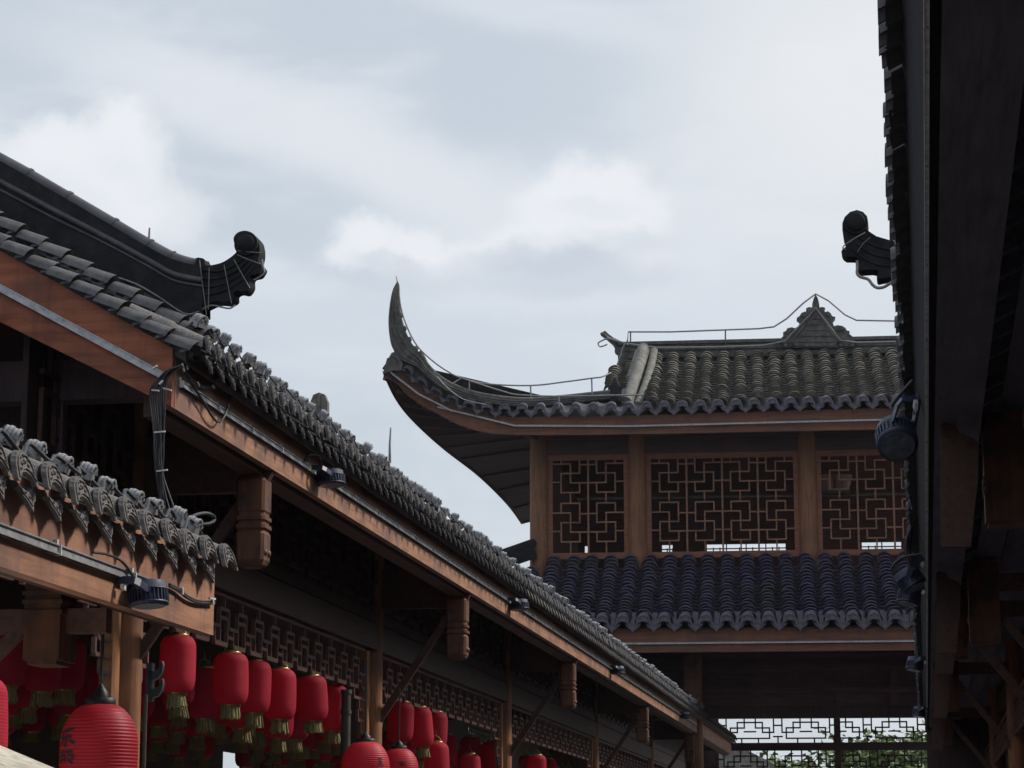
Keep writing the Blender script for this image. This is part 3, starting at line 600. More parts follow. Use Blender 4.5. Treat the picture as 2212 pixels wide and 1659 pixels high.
# ------------------------------------------------------------------ floodlights (local: y outwards, x along the eave, z up)
def flood_proto():
    r = bpy.data.objects.new('floodlight', None); COL.objects.link(r); ORG[r.name] = V((0, 0, 0)); r.empty_display_size = .05
    tilt = M.Translation((-.055, .055, -.012)) @ M.Rotation(.10, 4, 'X') @ M.Rotation(-.06, 4, 'Y')
    b = MB(); b.lathe((0, 0, -.038), [(.046, 0), (.055, .003), (.055, .011), (.05, .013), (.05, .047), (.056, .05), (.056, .054), (.05, .056), (.05, .078), (.046, .081)], 32)
    for k in range(30):
        a = 2 * math.pi * k / 30; d = V((math.cos(a), math.sin(a), 0)); b.bar(d * .0525 + V((0, 0, -.026)), d * .0525 + V((0, 0, .010)), .0035, .007, d)
    for q in b.v: q[:] = tilt @ q
    o = b.build('body', FLOOD, r)
    b = MB(); b.lathe((0, 0, -.041), [(.045, 0), (.045, .004)], 32); [q.__setitem__(slice(None), tilt @ q) for q in b.v]; b.build('glass', LENS, r)
    b = MB()                                       # U yoke and foot
    b.bar(V((.06, .004, .022)), V((-.055, .004, .022)), .008, .026, V((0, 0, 1))); b.bar(V((.05, 0, .022)), V((.05, .05, .02)), .026, .006, V((1, 0, 0)))
    pts = [V((.05, .05, .02)), V((.035, .062, .012)), V((.0, .07, 0.0))]
    for a, q in zip(pts, pts[1:]): b.bar(a, q, .026, .005, V((0, 1, 0)))
    b.bar(V((-.055, .004, .022)), V((-.11, .03, .016)), .005, .026, V((0, 0, 1)))
    b.bar(V((.0, .07, 0)), V((-.055, .11, -.012)), .004, .022, V((0, 0, 1)))
    for p_ in ((.045, .012, .024), (.0, .008, .026), (-.03, .008, .028)): b.lathe(p_, [(.005, 0), (.004, .003)], 8, (0, 1, 0))
    b.build('yoke', FLOOD, r)
    b = MB(); b.prism([V((x, .012, z)) for x, z in ((.058, -.006), (.036, -.012), (.036, .004), (.058, .008))], (0, .01, 0)); b.build('tag', TIE, r)
    return r
fp = flood_proto(); ffirst = [True]
def put_flood(mw, label):
    o = fp if ffirst[0] else copy_tree(fp); ffirst[0] = False
    o.matrix_basis = mw; tag(o, label, 'floodlight', 'floodlights on the eaves')
def flood_left(x, y, n, sc, label, extra=M()):
    q = L.at(x, y, n=n); put_flood(frame(L.p(*q), -L.D, L.N, UP, sc) @ extra, label)
flood_left(266, 1272, NA + .004, 1.0, 'blue black round floodlight with cooling fins on the near shed fascia', M.Diagonal((1.1, 1, .85, 1)))
FT_ = M.Diagonal((1.15, 1, .72, 1))
flood_left(676, 1024, NB + .004, 1.5, 'dark floodlight under the light strip, nearest on the long gallery fascia', FT_)
flood_left(1098, 1302, NB + .004, 1.5, 'dark floodlight second along the long gallery fascia, below the lower pavilion roof', FT_)
flood_left(1318, 1445, NB + .004, 1.5, 'small dark floodlight third along the long gallery fascia', FT_)
flood_left(1468, 1543, NB + .004, 1.5, 'tiny blue floodlight at the far end of the long gallery fascia', FT_)
b = MB(); q0 = L.at(665, 1000, n=NB + .02); q1 = L.at(700, 1015, n=NB + .08)
b.tube(spline([L.p(*L.at(655, 998, n=NB + .02)), L.p(*L.at(668, 983, n=NB + .05)), L.p(*L.at(688, 985, n=NB + .07)), L.p(*L.at(696, 1005, n=NB + .07))], 5), .006, 6)
tag(b.build('floodlight_cable', CABLE, None, L.p(*q0)), 'short black cable arching over the nearest floodlight on the long gallery', 'cable')
b = MB()
b.tube(spline([L.p(*L.at(x, y, n=NA + .022)) for x, y in ((200, 1193), (232, 1198), (262, 1212), (283, 1238), (286, 1252))], 5), .004, 6)
tag(b.build('floodlight_cable', CABLE, None, L.p(*L.at(240, 1200, n=NA))), 'thin black cable drooping over the strip to the near shed floodlight', 'cable')
def tied(name, label, cat, runs, r, ties, k=6):
    root = thing(name, label, cat, runs[0][0])
    b = MB(); [b.tube(spline(q, 6), r, k) for q in runs]; b.build('cable', CABLE, root)
    for a, q, w_ in ties:
        t = MB(); t.bar(a, q, w_, .007, L.N); t.build('cable_tie', TIE, root)
    return root
nq = NA + .012
tied('fascia_cable', 'black cable clipped along the end of the near shed fascia', 'cable', [[L.p(*L.at(x, y + d, n=nq)) for x, y in ((366, 1262), (385, 1272), (405, 1288), (430, 1298), (463, 1300))] for d in (0, 4)], .0042,
     [(L.p(*L.at(393, 1268, n=nq + .006)), L.p(*L.at(394, 1284, n=nq + .006)), .008), (L.p(*L.at(459, 1291, n=nq + .006)), L.p(*L.at(460, 1306, n=nq + .006)), .008), (L.p(*L.at(452, 1292, n=nq + .006)), L.p(*L.at(464, 1294, n=nq + .006)), .006)])
# bundle hanging off the gable corner: seen just in front of the bargeboard
tq = 10.32
def G(x, y, t=tq): return L.p(*L.at(x, y, t=t))
runs = []
for k in range(8):
    dx = (k - 3.5) * 3.2; dy = random.uniform(-5, 5); w_ = lambda a: random.uniform(-a, a); tk = 10.32 - (k % 3) * .012
    runs.append([G(393 + dx * .3, 790 + dy * .4, 10.3), G(366 + dx * .4, 800 + dy + abs(dx) * .3, tk), G(346 + dx * 1.1, 824 + dy, tk), G(340 + dx * 1.5, 858, tk), G(343 + dx * 1.1 + w_(2), 930, tk), G(343 + dx * .8 + w_(4), 985, tk), G(346 + dx * .6 + w_(3), 1025, tk), G(350 + dx * .8 + (k > 5) * 6 + w_(5), 1072, tk), G(354 + dx + (k > 5) * 14 + w_(6), 1118, tk)])
tied('cable_bundle', 'bundle of black cables hanging from the gable corner, bound with white ties', 'cables', runs, .0046,
     [(G(328, 843, 10.28), G(343, 844, 10.28), .016), (G(353, 839, 10.28), G(370, 843, 10.28), .016), (G(329, 797, 10.28), G(340, 790, 10.28), .014), (G(333, 934, 10.29), G(357, 932, 10.29), .008), (G(338, 1018, 10.29), G(362, 1015, 10.29), .008), (G(344, 830, 10.28), G(352, 822, 10.28), .01)])
nl = NB + .03
def Gf(x, y, n=nl): return L.p(*L.at(x, y, n=n))
tied('cable_loop', 'long black cable loops drooping over the fascia beside the gable corner', 'cable',
     [[Gf(392, 792), Gf(408, 812), Gf(420, 838), Gf(440, 868), Gf(455, 895), Gf(468, 910), Gf(478, 909), Gf(490, 886), Gf(498, 846), Gf(496, 800, NB + .12), Gf(484, 765, NB + .15)],
      [Gf(400, 800), Gf(416, 822), Gf(436, 834), Gf(462, 830), Gf(484, 812, NB + .06), Gf(490, 786, NB + .12), Gf(480, 755, NB + .15)],
      [Gf(396, 796), Gf(414, 826), Gf(440, 838), Gf(470, 828), Gf(488, 800, NB + .08), Gf(482, 770, NB + .15)]], .0062,
     [(Gf(394, 786, NB + .04), Gf(398, 802, NB + .04), .009), (Gf(404, 788, NB + .04), Gf(406, 798, NB + .04), .008), (Gf(427, 826, NB + .04), Gf(430, 834, NB + .04), .012), (Gf(459, 833, NB + .04), Gf(463, 838, NB + .04), .01)])
# wires round the finial and down the ridge
b = MB()
for (x0, y0, x1, y1) in ((431, 562, 446, 680), (452, 578, 450, 668), (484, 572, 500, 655), (505, 560, 540, 622), (512, 550, 562, 570), (514, 541, 566, 546)):
    b.tube([RG(x0, y0, 10.78), RG((x0 + x1) / 2, (y0 + y1) / 2 + 1, 10.775), RG(x1, y1, 10.78)], .0022, 4)
b.tube(spline([RG(180, 571, 10.76), RG(225, 590, 10.74), RG(290, 612, 10.74), RG(340, 640, 10.75), RG(395, 676, 10.77), RG(425, 675, 10.78), RG(448, 662, 10.8), RG(463, 660, 10.8), RG(480, 664, 10.8), RG(497, 666, 10.8), RG(508, 658, 10.8)], 5), .0045, 5)
b.tube(spline([RG(566, 560, 10.8), RG(569, 578, 10.8), RG(571, 590, 10.8), RG(558, 600, 10.8), RG(548, 605, 10.8)], 5), .004, 5)
tag(b.build('ridge_wire', WIRE, None, RG(430, 675)), 'thin wire bound round the upturned finial of the gable ridge', 'wire')
b = MB(); b.tube([RG(320, 541, 10.85), RG(322, 512, 10.85), RG(323, 492, 10.85)], .007, 6, taper=.004); tag(b.build('lightning_rod', WIRE, None, RG(320, 541)), 'short lightning rod on the dark descending ridge of the gable', 'lightning rod')
q = L.at(842, 1000, n=-3.2); b = MB(); b.tube([L.p(*q), L.p(*L.at(842, 960, n=-3.2)), L.p(*L.at(844, 924, n=-3.2))], .010, 6, taper=.005)
tag(b.build('lightning_rod', WIRE, None, L.p(*q)), 'thin tapered lightning rod standing on the long gallery eave', 'lightning rod')
# upright crown tile on the long eave
q = L.at(688, 905, n=-3.25); b = MB(); P0 = L.p(*q)
b.prism([P0 + L.N * x - L.D * 0 + UP * z for x, z in ((-.055, -.08), (.055, -.08), (.052, .10), (.034, .145), (0, .158), (-.034, .145), (-.052, .10))], L.D * .05)
b.tube([P0 + L.N * 0 + UP * -.07 - L.D * .003, P0 + UP * .15 - L.D * .003], .012, 6)
tag(b.build('upright_tile', TILE, None, P0), 'single upright grey tile standing on the long gallery eave', 'roof tile')

# ================================================================== pavilion
PV = thing('pavilion', 'two tier pavilion with upturned grey tile roofs closing the end of the street', 'building', P.p(0, 45, -EYE))
CA = [-3.83, -2.10, .855, 3.80, 5.53]; BW, BK = 41.0, 49.5
def Pp(x, y, t): return P.p(*P.at(x, y, t=t))
def slope_pts(a, b0, h0, b1, h1, sag=.12, n=6):
    return [P.p(a, b0 + (b1 - b0) * i / n, h0 + (h1 - h0) * i / n - sag * math.sin(math.pi * i / n)) for i in range(n + 1)]
# ---- upper roof
BE, HE = 39.72, 7.52          # front eave
BR, HR = 42.9, 9.10           # foot of the ridge
UP = V((0, 0, 1)); b = MB(); p2 = .305
a0 = -1.80
AR = [a0 + p2 * i for i in range(27)]
for a in AR:
    tile_col(b, slope_pts(a, BE + .1, HE + .05, BR, HR, .03), P.N, .118, .15, k=9, lip=.022, jit=.02)
    tile_col(b, slope_pts(a + p2 / 2, BE + .1, HE - .02, BR, HR - .09, .03), P.N, .105, .18, False, k=5, lip=.022, jit=.012)
for a, b1, f1, f0 in ((-2.29, 42.7, .93, .3), (-2.55, 42.3, .8, .34)):
    full = slope_pts(a, BE + .1, HE + .05, BR, HR, .03, n=20); full = full[int(f0 * 20):int(f1 * 20)]
    tile_col(b, full, P.N, .118, .15, k=9, lip=.022, jit=.018)
    if a > -2.4: tile_col(b, [q - P.N * p2 / 2 - UP * .06 for q in full], P.N, .105, .165, False, k=5, lip=.03)
b.build('upper_roof_tiles', TPAG, PV)
# front eave line, curving up and out at the corner
FB = [(829, 812), (857, 829), (880, 853), (914, 877), (942, 891), (980, 912), (1035, 931), (1117, 939), (1364, 938), (1928, 927)]
FT = [(843, 781), (870, 802), (899, 829), (932, 853), (960, 868), (1000, 884), (1050, 896), (1117, 900), (1364, 897), (1928, 881)]
FD = [39.15, 39.25, 39.35, 39.48, 39.55, 39.63, 39.72, 39.8, 39.8, 39.8]
RD = lambda x, y, t: P.p(*P.at(x, y, t=t))
fb = [RD(x, y, d) for (x, y), d in zip(FB, FD)]; ft = [RD(x, y, d) for (x, y), d in zip(FT, FD)]
endr = P.p(7.2, 39.8, P.at(1928, 927, t=39.8)[2]); fb.append(endr); ft.append(P.p(7.2, 39.8, P.at(1928, 881, t=39.8)[2]))
fbs = spline(fb, 5); fts = spline(ft, 5); dd = P.D * .06
b = MB(); b.sheet([fbs, fts]); b.sheet([[q + dd for q in fts], [q + dd for q in fbs]]); b.sheet([fts, [q + dd for q in fts]]); b.sheet([[q + dd for q in fbs], fbs])
b.build('upper_fascia', PFASC, PV)
# left eave going back from the corner
AE = -5.15
lb = [fb[0], RD(851, 858, 39.45), RD(879, 897, 39.95), RD(920, 938, 40.8), RD(964, 976, 42.1), RD(1035, 1031, 44.9), P.p(AE, 48, 7.10), P.p(AE, 51.0, 7.10)]
lb = spline(lb, 6); ltop = [q + UP * (.10 + .20 * min(1, i / 8)) + P.N * -.03 for i, q in enumerate(lb)]
b = MB(); b.sheet([lb, ltop]); b.sheet([[q + P.N * .06 for q in lb], [q + P.N * .06 for q in ltop]]); b.build('side_fascia', PFASC, PV)
# soffits: front and side, meeting on the hip
inn_f = [P.p(max(-3.7, min(P.N.dot(q), 7.2)), BW + .05, 7.45) for q in fbs]
inn_l = [P.p(-3.7, max(BW + .05, P.D.dot(q)), 7.45) for q in lb]
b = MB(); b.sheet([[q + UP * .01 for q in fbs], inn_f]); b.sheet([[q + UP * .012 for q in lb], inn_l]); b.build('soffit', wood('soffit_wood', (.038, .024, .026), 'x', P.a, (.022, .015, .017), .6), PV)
b = MB(); b.bar(fb[0] + UP * .05 + P.D * .05 + P.N * .03, P.p(-3.75, BW, 7.25), .16, .2); b.build('hip_rafter', PDARK, PV)
for k in range(20):
    i = int(k / 19 * (len(fbs) - 9)); b = MB(); b.bar(fbs[i + 2] + UP * .01 + dd, inn_f[i + 2] - UP * .02, .07, .06); b.build('rafter', PDARK, PV)
for k in range(12):
    i = int(k / 11 * (len(lb) - 4)); b = MB(); b.bar(lb[i + 2] + UP * .03 + P.N * .07, inn_l[i + 2] - UP * .02, .07, .06); b.build('rafter', PDARK, PV)
# eave tile ends following the curve
def along(pts, step, start=0.0):
    o = []; acc = start
    for a, q in zip(pts, pts[1:]):
        ln = (q - a).length
        while acc <= ln: o.append((a.lerp(q, acc / ln), (q - a).normalized())); acc += step
        acc -= ln
    return o
for i, (q, x) in enumerate(along(fts, p2 / 2, .12)):
    if P.N.dot(q) > 4: break
    ex = x; ey = -(UP - x * x.dot(UP)).normalized().cross(x).normalized() * -1
    ey = ex.cross(UP).normalized(); ez = ex.cross(ey) * -1
    ez = ey.cross(ex) * -1 if ey.cross(ex).z < 0 else ey.cross(ex)
    m = frame(q - P.D * .12 + UP * (.10 if i % 2 == 0 else .075), -ex if ey.dot(P.D) < 0 and False else ex, ey, UP if abs(x.z) < .05 else ez, 1.46 if x.z > -.6 else 1.3)
    put('end_tile' if i % 2 == 0 else 'drip_tile', ENDP if i % 2 == 0 else DRIPP, PV, m)
# main ridge
b = MB(); zr = .0
rt = lambda x: 740 + (x - 1345) * (-10 / 590)
y0 = 42.95
A0 = P.at(1335, 742, t=43)[0]; HT = P.at(1600, rt(1600), t=43)[2]
b.box(P, A0, 7.0, 42.93, 43.13, HR - .6, HT - .06); b.box(P, A0, 7.0, 42.87, 43.19, HT - .06, HT); b.box(P, A0, 7.0, 42.90, 43.16, HT - .17, HT - .14); b.box(P, A0 + .2, 7.0, 42.85, 43.2, HR - .06, HR + .02)
b.build('main_ridge', RIDGEP, PV)
Z7 = lambda X, Y: (1273.2 + .3289 * X, 606.3 + .3289 * Y)
b = MB(); b.prism([RD(*Z7(X, Y), 42.92) for X, Y in ((70, 345), (103, 328), (128, 352), (160, 375), (200, 394), (240, 405), (340, 410), (340, 470), (260, 545), (200, 545), (200, 475), (180, 476), (165, 465), (168, 440), (150, 410), (110, 375))], P.D * .22)
b.tube([RD(*Z7(X, Y), 42.90) for X, Y in ((85, 345), (160, 398), (250, 425), (340, 435))], .018, 5)
b.build('ridge_end', RIDGEP, PV)
CR = [(1255, 398), (1262, 372), (1278, 362), (1272, 338), (1290, 330), (1300, 312), (1330, 305), (1350, 312), (1372, 298), (1386, 270), (1378, 256), (1362, 244), (1380, 232), (1392, 212), (1415, 202), (1432, 207), (1437, 190), (1424, 180), (1444, 172), (1462, 176), (1464, 150), (1472, 118), (1485, 88), (1500, 114), (1509, 150), (1512, 176), (1530, 172), (1549, 178), (1540, 192), (1546, 206), (1566, 200), (1584, 212), (1594, 232), (1616, 238), (1600, 256), (1597, 272), (1606, 298), (1630, 292), (1660, 296), (1682, 310), (1690, 326), (1710, 332), (1708, 350), (1728, 366), (1722, 378), (1745, 392), (1752, 404), (1700, 442), (1310, 442)]
b = MB(); b.prism([RD(*Z7(X, Y), 42.80) for X, Y in CR], P.D * .3); ro = b.build('ridge_ornament', RIDGEP, PV)
b = MB(); b.prism([RD(*Z7(X, Y), 42.76) for X, Y in ((1485, 185), (1640, 395), (1600, 430), (1350, 430), (1310, 405))], P.D * .05)
for s in ((1300, 340, 16), (1335, 330, 11), (1400, 235, 13), (1420, 262, 9), (1565, 232, 12), (1548, 260, 9), (1668, 328, 14), (1632, 322, 10), (1700, 360, 10), (1285, 372, 9)):
    c = RD(*Z7(s[0], s[1]), 42.79); b.tube([c + (P.N * math.cos(a * .7) + UP * math.sin(a * .7)) * (s[2] * .0027 * (1 - a / 12)) for a in range(11)], .013, 5)
for k in range(5): b.tube([RD(*Z7(1485 - 26 - k * 26, 250 + k * 38), 42.75), RD(*Z7(1485 + 26 + k * 26, 250 + k * 38), 42.75)], .008, 4)
b.tube([RD(*Z7(X, Y), 42.74) for X, Y in ((1350, 425), (1330, 405), (1400, 310), (1485, 180), (1570, 310), (1640, 400), (1615, 425))], .022, 5)
for X in range(1290, 1740, 36): b.lathe(RD(*Z7(X, 428), 42.80), [(.05, 0), (.04, .03), (.01, .045)], 8, (-P.D.x, -P.D.y, 0))
b.build('ornament_relief', RIDGEP, ro)
# descending front ridge
b = MB(); dr = [(1389, 752, 42.6), (1384, 778, 42.0), (1374, 812, 41.2), (1362, 845, 40.5), (1352, 868, 40.1)]
c0 = [RD(*q) for q in dr]; c0 = spline(c0, 4)
for q0, q1 in zip(c0[::2], c0[2::2]): b.tube([q0, q1.lerp(q0, .06)], .105, 12, taper=.094)
b.bar(c0[0] - UP * .1, c0[-1] - UP * .1, .26, .18)
for q0, q1 in zip(c0[::2], c0[2::2]): b.tube([q0 + P.N * .2 - UP * .06, q1.lerp(q0, .06) + P.N * .2 - UP * .06], .075, 10, taper=.068)
b.build('descending_ridge', RIDGEL, PV)
b = MB(); b.lathe(RD(1330, 868, 40.0), [(.10, 0), (.11, .1), (.075, .22), (.085, .3), (.06, .36), (.03, .42)], 10); b.prism([RD(x, y, 39.95) for x, y in ((1318, 870), (1318, 835), (1325, 826), (1335, 828), (1342, 840), (1342, 870))], P.D * .18)
b.build('ridge_beast', RIDGE, PV)
# curved corner ridge and its tall horn
RT = [(1322, 847), (1270, 853), (1213, 859), (1147, 864), (1090, 861), (1021, 849), (963, 825), (925, 793), (909, 766), (889, 741), (874, 710), (864.5, 672), (863, 640), (862.5, 617), (859.5, 609)]
RBm = [(1322, 864), (1270, 870), (1213, 876), (1147, 881), (1090, 878), (1021, 867), (963, 845), (925, 817), (900, 794), (870, 780), (851, 757), (843, 727), (840.5, 686), (847, 633), (857.5, 609)]
dp = [40.5, 40.35, 40.2, 40.0, 39.85, 39.65, 39.45, 39.35, 39.28, 39.22, 39.18, 39.15, 39.12, 39.1, 39.1]
ct = spline([RD(x, y, d) for (x, y), d in zip(RT, dp)], 4); cb = spline([RD(x, y, d) for (x, y), d in zip(RBm, dp)], 4)
# roof skins under the tiles: front, corner, side, back
def cb_at(a):
    best = min(range(41), key=lambda i: abs(P.N.dot(cb[i]) - a)); return cb[best] + P.D * .05
b = MB(); AH = P.N.dot(cb[0])
b.sheet([[q - UP * .01 + P.D * .02 for q in fts], [cb_at(P.N.dot(q)) if P.N.dot(q) < AH else P.p(min(P.N.dot(q), 7.2), 40.9, 7.92) for q in fts]])
b.sheet([[q + UP * .03 for q in ltop], [cb_at(P.N.dot(q)) if P.D.dot(q) < 40.6 else P.p(-3.0, min(P.D.dot(q), 49), 7.75) for q in ltop]])
b.sheet([[P.p(-2.62, 40.7, 7.80), P.p(7.2, 40.9, 7.92)], [P.p(-2.62, BR, HR - .25), P.p(7.2, BR, HR - .25)], [P.p(-2.4, 45.1, HR - .1), P.p(7.2, 45.1, HR - .1)], [P.p(-5.1, 51, 7.3), P.p(7.2, 51, 7.3)]])
b.sheet([[P.p(-2.62, 40.7, 7.9), P.p(-2.62, 42.5, 8.75), P.p(-2.62, 45.1, 8.75), P.p(-3.0, 49, 7.9)], [P.p(-2.62, 40.7, 7.5), P.p(-2.62, 42.5, 7.5), P.p(-2.62, 45.1, 7.5), P.p(-3.0, 49, 7.5)]])
b.build('roof_skin', TROOF, PV)
w = P.D * .11; b = MB(); n_ = len(ct)
ww = [w * (1 if i < n_ - 14 else max(.15, (n_ - 1 - i) / 14)) for i in range(n_)]
b.sheet([[q - k for q, k in zip(cb, ww)], [q - k for q, k in zip(ct, ww)]]); b.sheet([[q + k for q, k in zip(ct, ww)], [q + k for q, k in zip(cb, ww)]])
b.sheet([[q - k for q, k in zip(ct, ww)], [q + k for q, k in zip(ct, ww)]]); b.sheet([[q + k for q, k in zip(cb, ww)], [q - k for q, k in zip(cb, ww)]])
cro = b.build('corner_ridge', RIDGEP, PV)
b = MB()
b.tube(ct[:34], .05, 8)
for f in (.35, .6, .85): b.tube([ct[i].lerp(cb[i], f) - ww[i] for i in range(n_ - 5)], .017, 5)
for i in range(25, n_ - 12, 3):
    d = ct[i].lerp(cb[i], .04); b.lathe(d - w * .5, [(.02, -.05), (.05, -.03), (.055, .01), (.03, .04), (.01, .055)], 7, (ct[i] - cb[i]).normalized())
for i in range(22, n_ - 10, 2):
    d = ct[i].lerp(cb[i], .48) - ww[i]; b.tube([d + (UP * math.sin(a) + (ct[i] - cb[i]).normalized() * math.cos(a)) * .04 for a in (0, 1, 2, 3, 4)], .012, 4)
b.build('ridge_moulding', RIDGEP, cro)
b = MB(); tip = RD(843, 779, 39.1)
b.prism([RD(x, y, 39.08) for x, y in ((827, 808), (836, 774), (852, 767), (864, 772), (870, 786), (866, 800), (848, 800))], P.D * .2); b.build('corner_tile', RIDGEP, PV)
b = MB(); b.tube([RD(859, 611, 39.1), RD(855.5, 596, 39.1)], .014, 6, taper=.006); tag(b.build('lightning_rod', WIRE, None, RD(859, 611, 39.1)), 'tiny lightning rod on the tip of the tall corner horn', 'lightning rod')
# ---- upper storey
HS = P.at(1500, 1205, t=BW)[2]; HTP = 7.30
for a in CA:
    b = MB(); b.lathe(P.p(a, BW, HS - .4), [(.165, 0), (.16, 2.7)], 18); b.build('upper_column', PCOL, PV)
b = MB(); b.box(P, CA[0], CA[-1], BW - .05, BW + .1, 6.93, 7.42); b.box(P, CA[0], CA[-1], BW - .09, BW + .09, 7.2, 7.26); b.build('upper_beam', PDARK, PV)
U0 = 188 * .4111 / FPX * BW * 1.02   # one lattice panel wide
def pattern(mb, cx, cz, hw, mirror, n):
    u = hw / 92.0; s = -1 if mirror else 1; wd = .026
    segs = [(-48, 100, 48, 100), (48, 100, 48, 50), (0, 50, 92, 50), (-48, 100, -48, 0), (-48, 0, 48, 0), (48, 0, 48, -100), (-48, -100, 48, -100), (-48, -100, -48, -50), (0, 50, 0, -50), (-92, -50, 0, -50), (48, -45, 92, -45), (-92, 45, -48, 45), (0, 100, 0, 128), (0, -128, 0, -100)]
    for x0, z0, x1, z1 in segs:
        xa, xb = sorted((cx + s * x0 * u, cx + s * x1 * u)); za, zb = sorted((cz + z0 * u, cz + z1 * u)); zb = min(zb, 6.83)
        if za > 6.82: continue
        if xb - xa < 1e-6: mb.box(P, xa - wd / 2, xa + wd / 2, n, n + .03, za, zb)
        else: mb.box(P, xa - wd / 2, xb + wd / 2, n + .002, n + .028, za - wd / 2, za + wd / 2)
for wi in range(4):
    al, ar = CA[wi] + .16, CA[wi + 1] - .16
    fr_ = MB(); n = BW - .03; fw = .08
    fr_.box(P, al, al + fw, n, n + .09, HS, 6.93); fr_.box(P, ar - fw, ar, n, n + .09, HS, 6.93); fr_.box(P, al + fw, ar - fw, n, n + .09, HS, HS + .11); fr_.box(P, al + fw, ar - fw, n, n + .09, 6.83, 6.93)
    wf = fr_.build('window', PFRAME, PV)
    la = MB(); i0, i1 = al + fw, ar - fw; k = 4 if wi in (1, 2) else 2
    pw = (i1 - i0) / k; z0 = HS + .11; hw = pw / 2
    for j in range(1, k): la.box(P, i0 + pw * j - .016, i0 + pw * j + .016, n + .005, n + .04, z0, 6.83)
    per = 256 * hw / 92
    for j in range(k):
        z = z0 + 158 * hw / 92
        while z - 100 * hw / 92 < 6.8:
            if True: pattern(la, i0 + pw * (j + .5), z, hw, j % 2 == 0, n + .01)
            z += per
        la.box(P, i0 + pw * (j + .5) - .013, i0 + pw * (j + .5) + .013, n + .01, n + .04, z0, z0 + 34 * hw / 92)
    la.build('lattice', PLAT, wf)
# back of the upper room with low openings; floor, ceiling, left wall; right side left open to let light in
b = MB()
bh = lambda y: P.at(1500, y, t=BK)[2]
hole = []
for x0, x1 in ((1430, 1453), (1527, 1697), (1862, 1948), (1263, 1270)):
    hole.append((P.at(x0, 1185, t=BK)[0], P.at(x1, 1185, t=BK)[0], bh(1196), bh(1176)))
xs = sorted({-3.83, 5.53} | {q for h in hole for q in h[:2]}); ys = sorted({4.6, 7.4} | {q for h in hole for q in h[2:]})
for a, c in zip(xs, xs[1:]):
    for d, e in zip(ys, ys[1:]):
        if any(h[0] - 1e-6 <= (a + c) / 2 <= h[1] + 1e-6 and h[2] - 1e-6 <= (d + e) / 2 <= h[3] + 1e-6 for h in hole): continue
        b.box(P, a, c, BK, BK + .08, d, e)
b.box(P, -3.9, -3.8, BW + .2, BK, 4.6, 7.4); b.box(P, -3.9, 5.6, BW + .2, BK, 4.6, 4.7); b.box(P, -3.9, 5.6, BW + .1, BK, 7.44, 7.5)
b.build('upper_room', wood('room_wood', (.12, .05, .042), 'x', P.a, (.06, .03, .03), .6), PV)
b = MB()
for h in hole[:3]:
    k = max(2, int((h[1] - h[0]) / .13))
    for i in range(k + 1):
        x = h[0] + (h[1] - h[0]) * i / k
        if i % 4: b.box(P, x - .012, x + .012, BK - .03, BK - .005, h[2], h[2] + (h[3] - h[2]) * (.6 if i % 3 else 1))
    b.box(P, h[0], h[1], BK - .028, BK - .008, h[2] + (h[3] - h[2]) * .42, h[2] + (h[3] - h[2]) * .54)
b.build('balcony_lattice', PDARK, PV)
# pots seen through the third window
for x, y in ((1785, 1045), (1818, 1045)):
    q = P.at(x, y + 16, t=41.9); b = MB(); b.lathe(P.p(*q), [(.10, 0), (.16, .12), (.19, .26), (.2, .28), (.15, .28)], 14)
    tag(b.build('clay_pot', mat('pot_clay', (.20, .13, .10), rough=.7, scale=8), None, P.p(*q)), 'dim clay pot standing behind the right lattice window, ' + ('left' if x < 1800 else 'right') + ' one of two', 'pot', 'pots behind the window')
    b = MB(); b.box(P, q[0] - .14, q[0] + .14, 41.8, 42.05, q[2] - .05, q[2]); b.build('shelf', PDARK, PV)
# ---- lower roof
BL, HL = 38.05, 3.62; BT, HTt = 40.85, HS - .03
b = MB(); p3 = .334
al0 = P.at(1218, 1300, t=40)[0]
ALs = [-3.55 + p3 * i for i in range(30)]
miss = {6: .35, 12: .55}
for i, a in enumerate(ALs):
    pts = slope_pts(a, BL + .12, HL + .06, BT, HTt, .05)
    tile_col(b, pts, P.N, .128, .15, k=9, lip=.022, jit=.022)
    tile_col(b, slope_pts(a + p3 / 2, BL + .1, HL - .02, BT, HTt - .08, .05), P.N, .115, .165, False, k=5, lip=.03)
for i in range(6):
    a = -3.55 - p3 * (i + 1); f = (i + 1) / 7.5
    tile_col(b, slope_pts(a, BL + .12, HL + .06, BT + (BL - BT) * f, HTt + (HL - HTt) * f, .03), P.N, .128, .118, k=9, lip=.02, jit=.02)
b.build('lower_roof_tiles', TPAGL, PV)
b = MB(); b.sheet([[P.p(-6.4, BL, HL - .02), P.p(6.6, BL, HL - .02)], [P.p(-6.0, BL + .25, HL - .05), P.p(6.6, BL + .25, HL - .05)], [P.p(-3.75, BW - .1, HTt - .25), P.p(6.6, BW - .1, HTt - .25)]])
b.sheet([[P.p(-6.4, BL, HL - .02), P.p(-3.75, BW - .1, HTt - .1)], [P.p(-6.4, BK + 2, HL - .02), P.p(-3.75, BK, HTt - .1)]]); b.build('lower_roof_skin', TROOF, PV)
for i in range(34):
    a = -5.6 + p3 * i
    put('end_tile', ENDP, PV, frame(P.p(a + (-3.55 + 5.6) % p3, BL, HL + .075), P.N, -P.D, UP, 1.62))
    put('drip_tile', DRIPP, PV, frame(P.p(a + (-3.55 + 5.6) % p3 + p3 / 2, BL, HL + .045), P.N, -P.D, UP, 1.62))
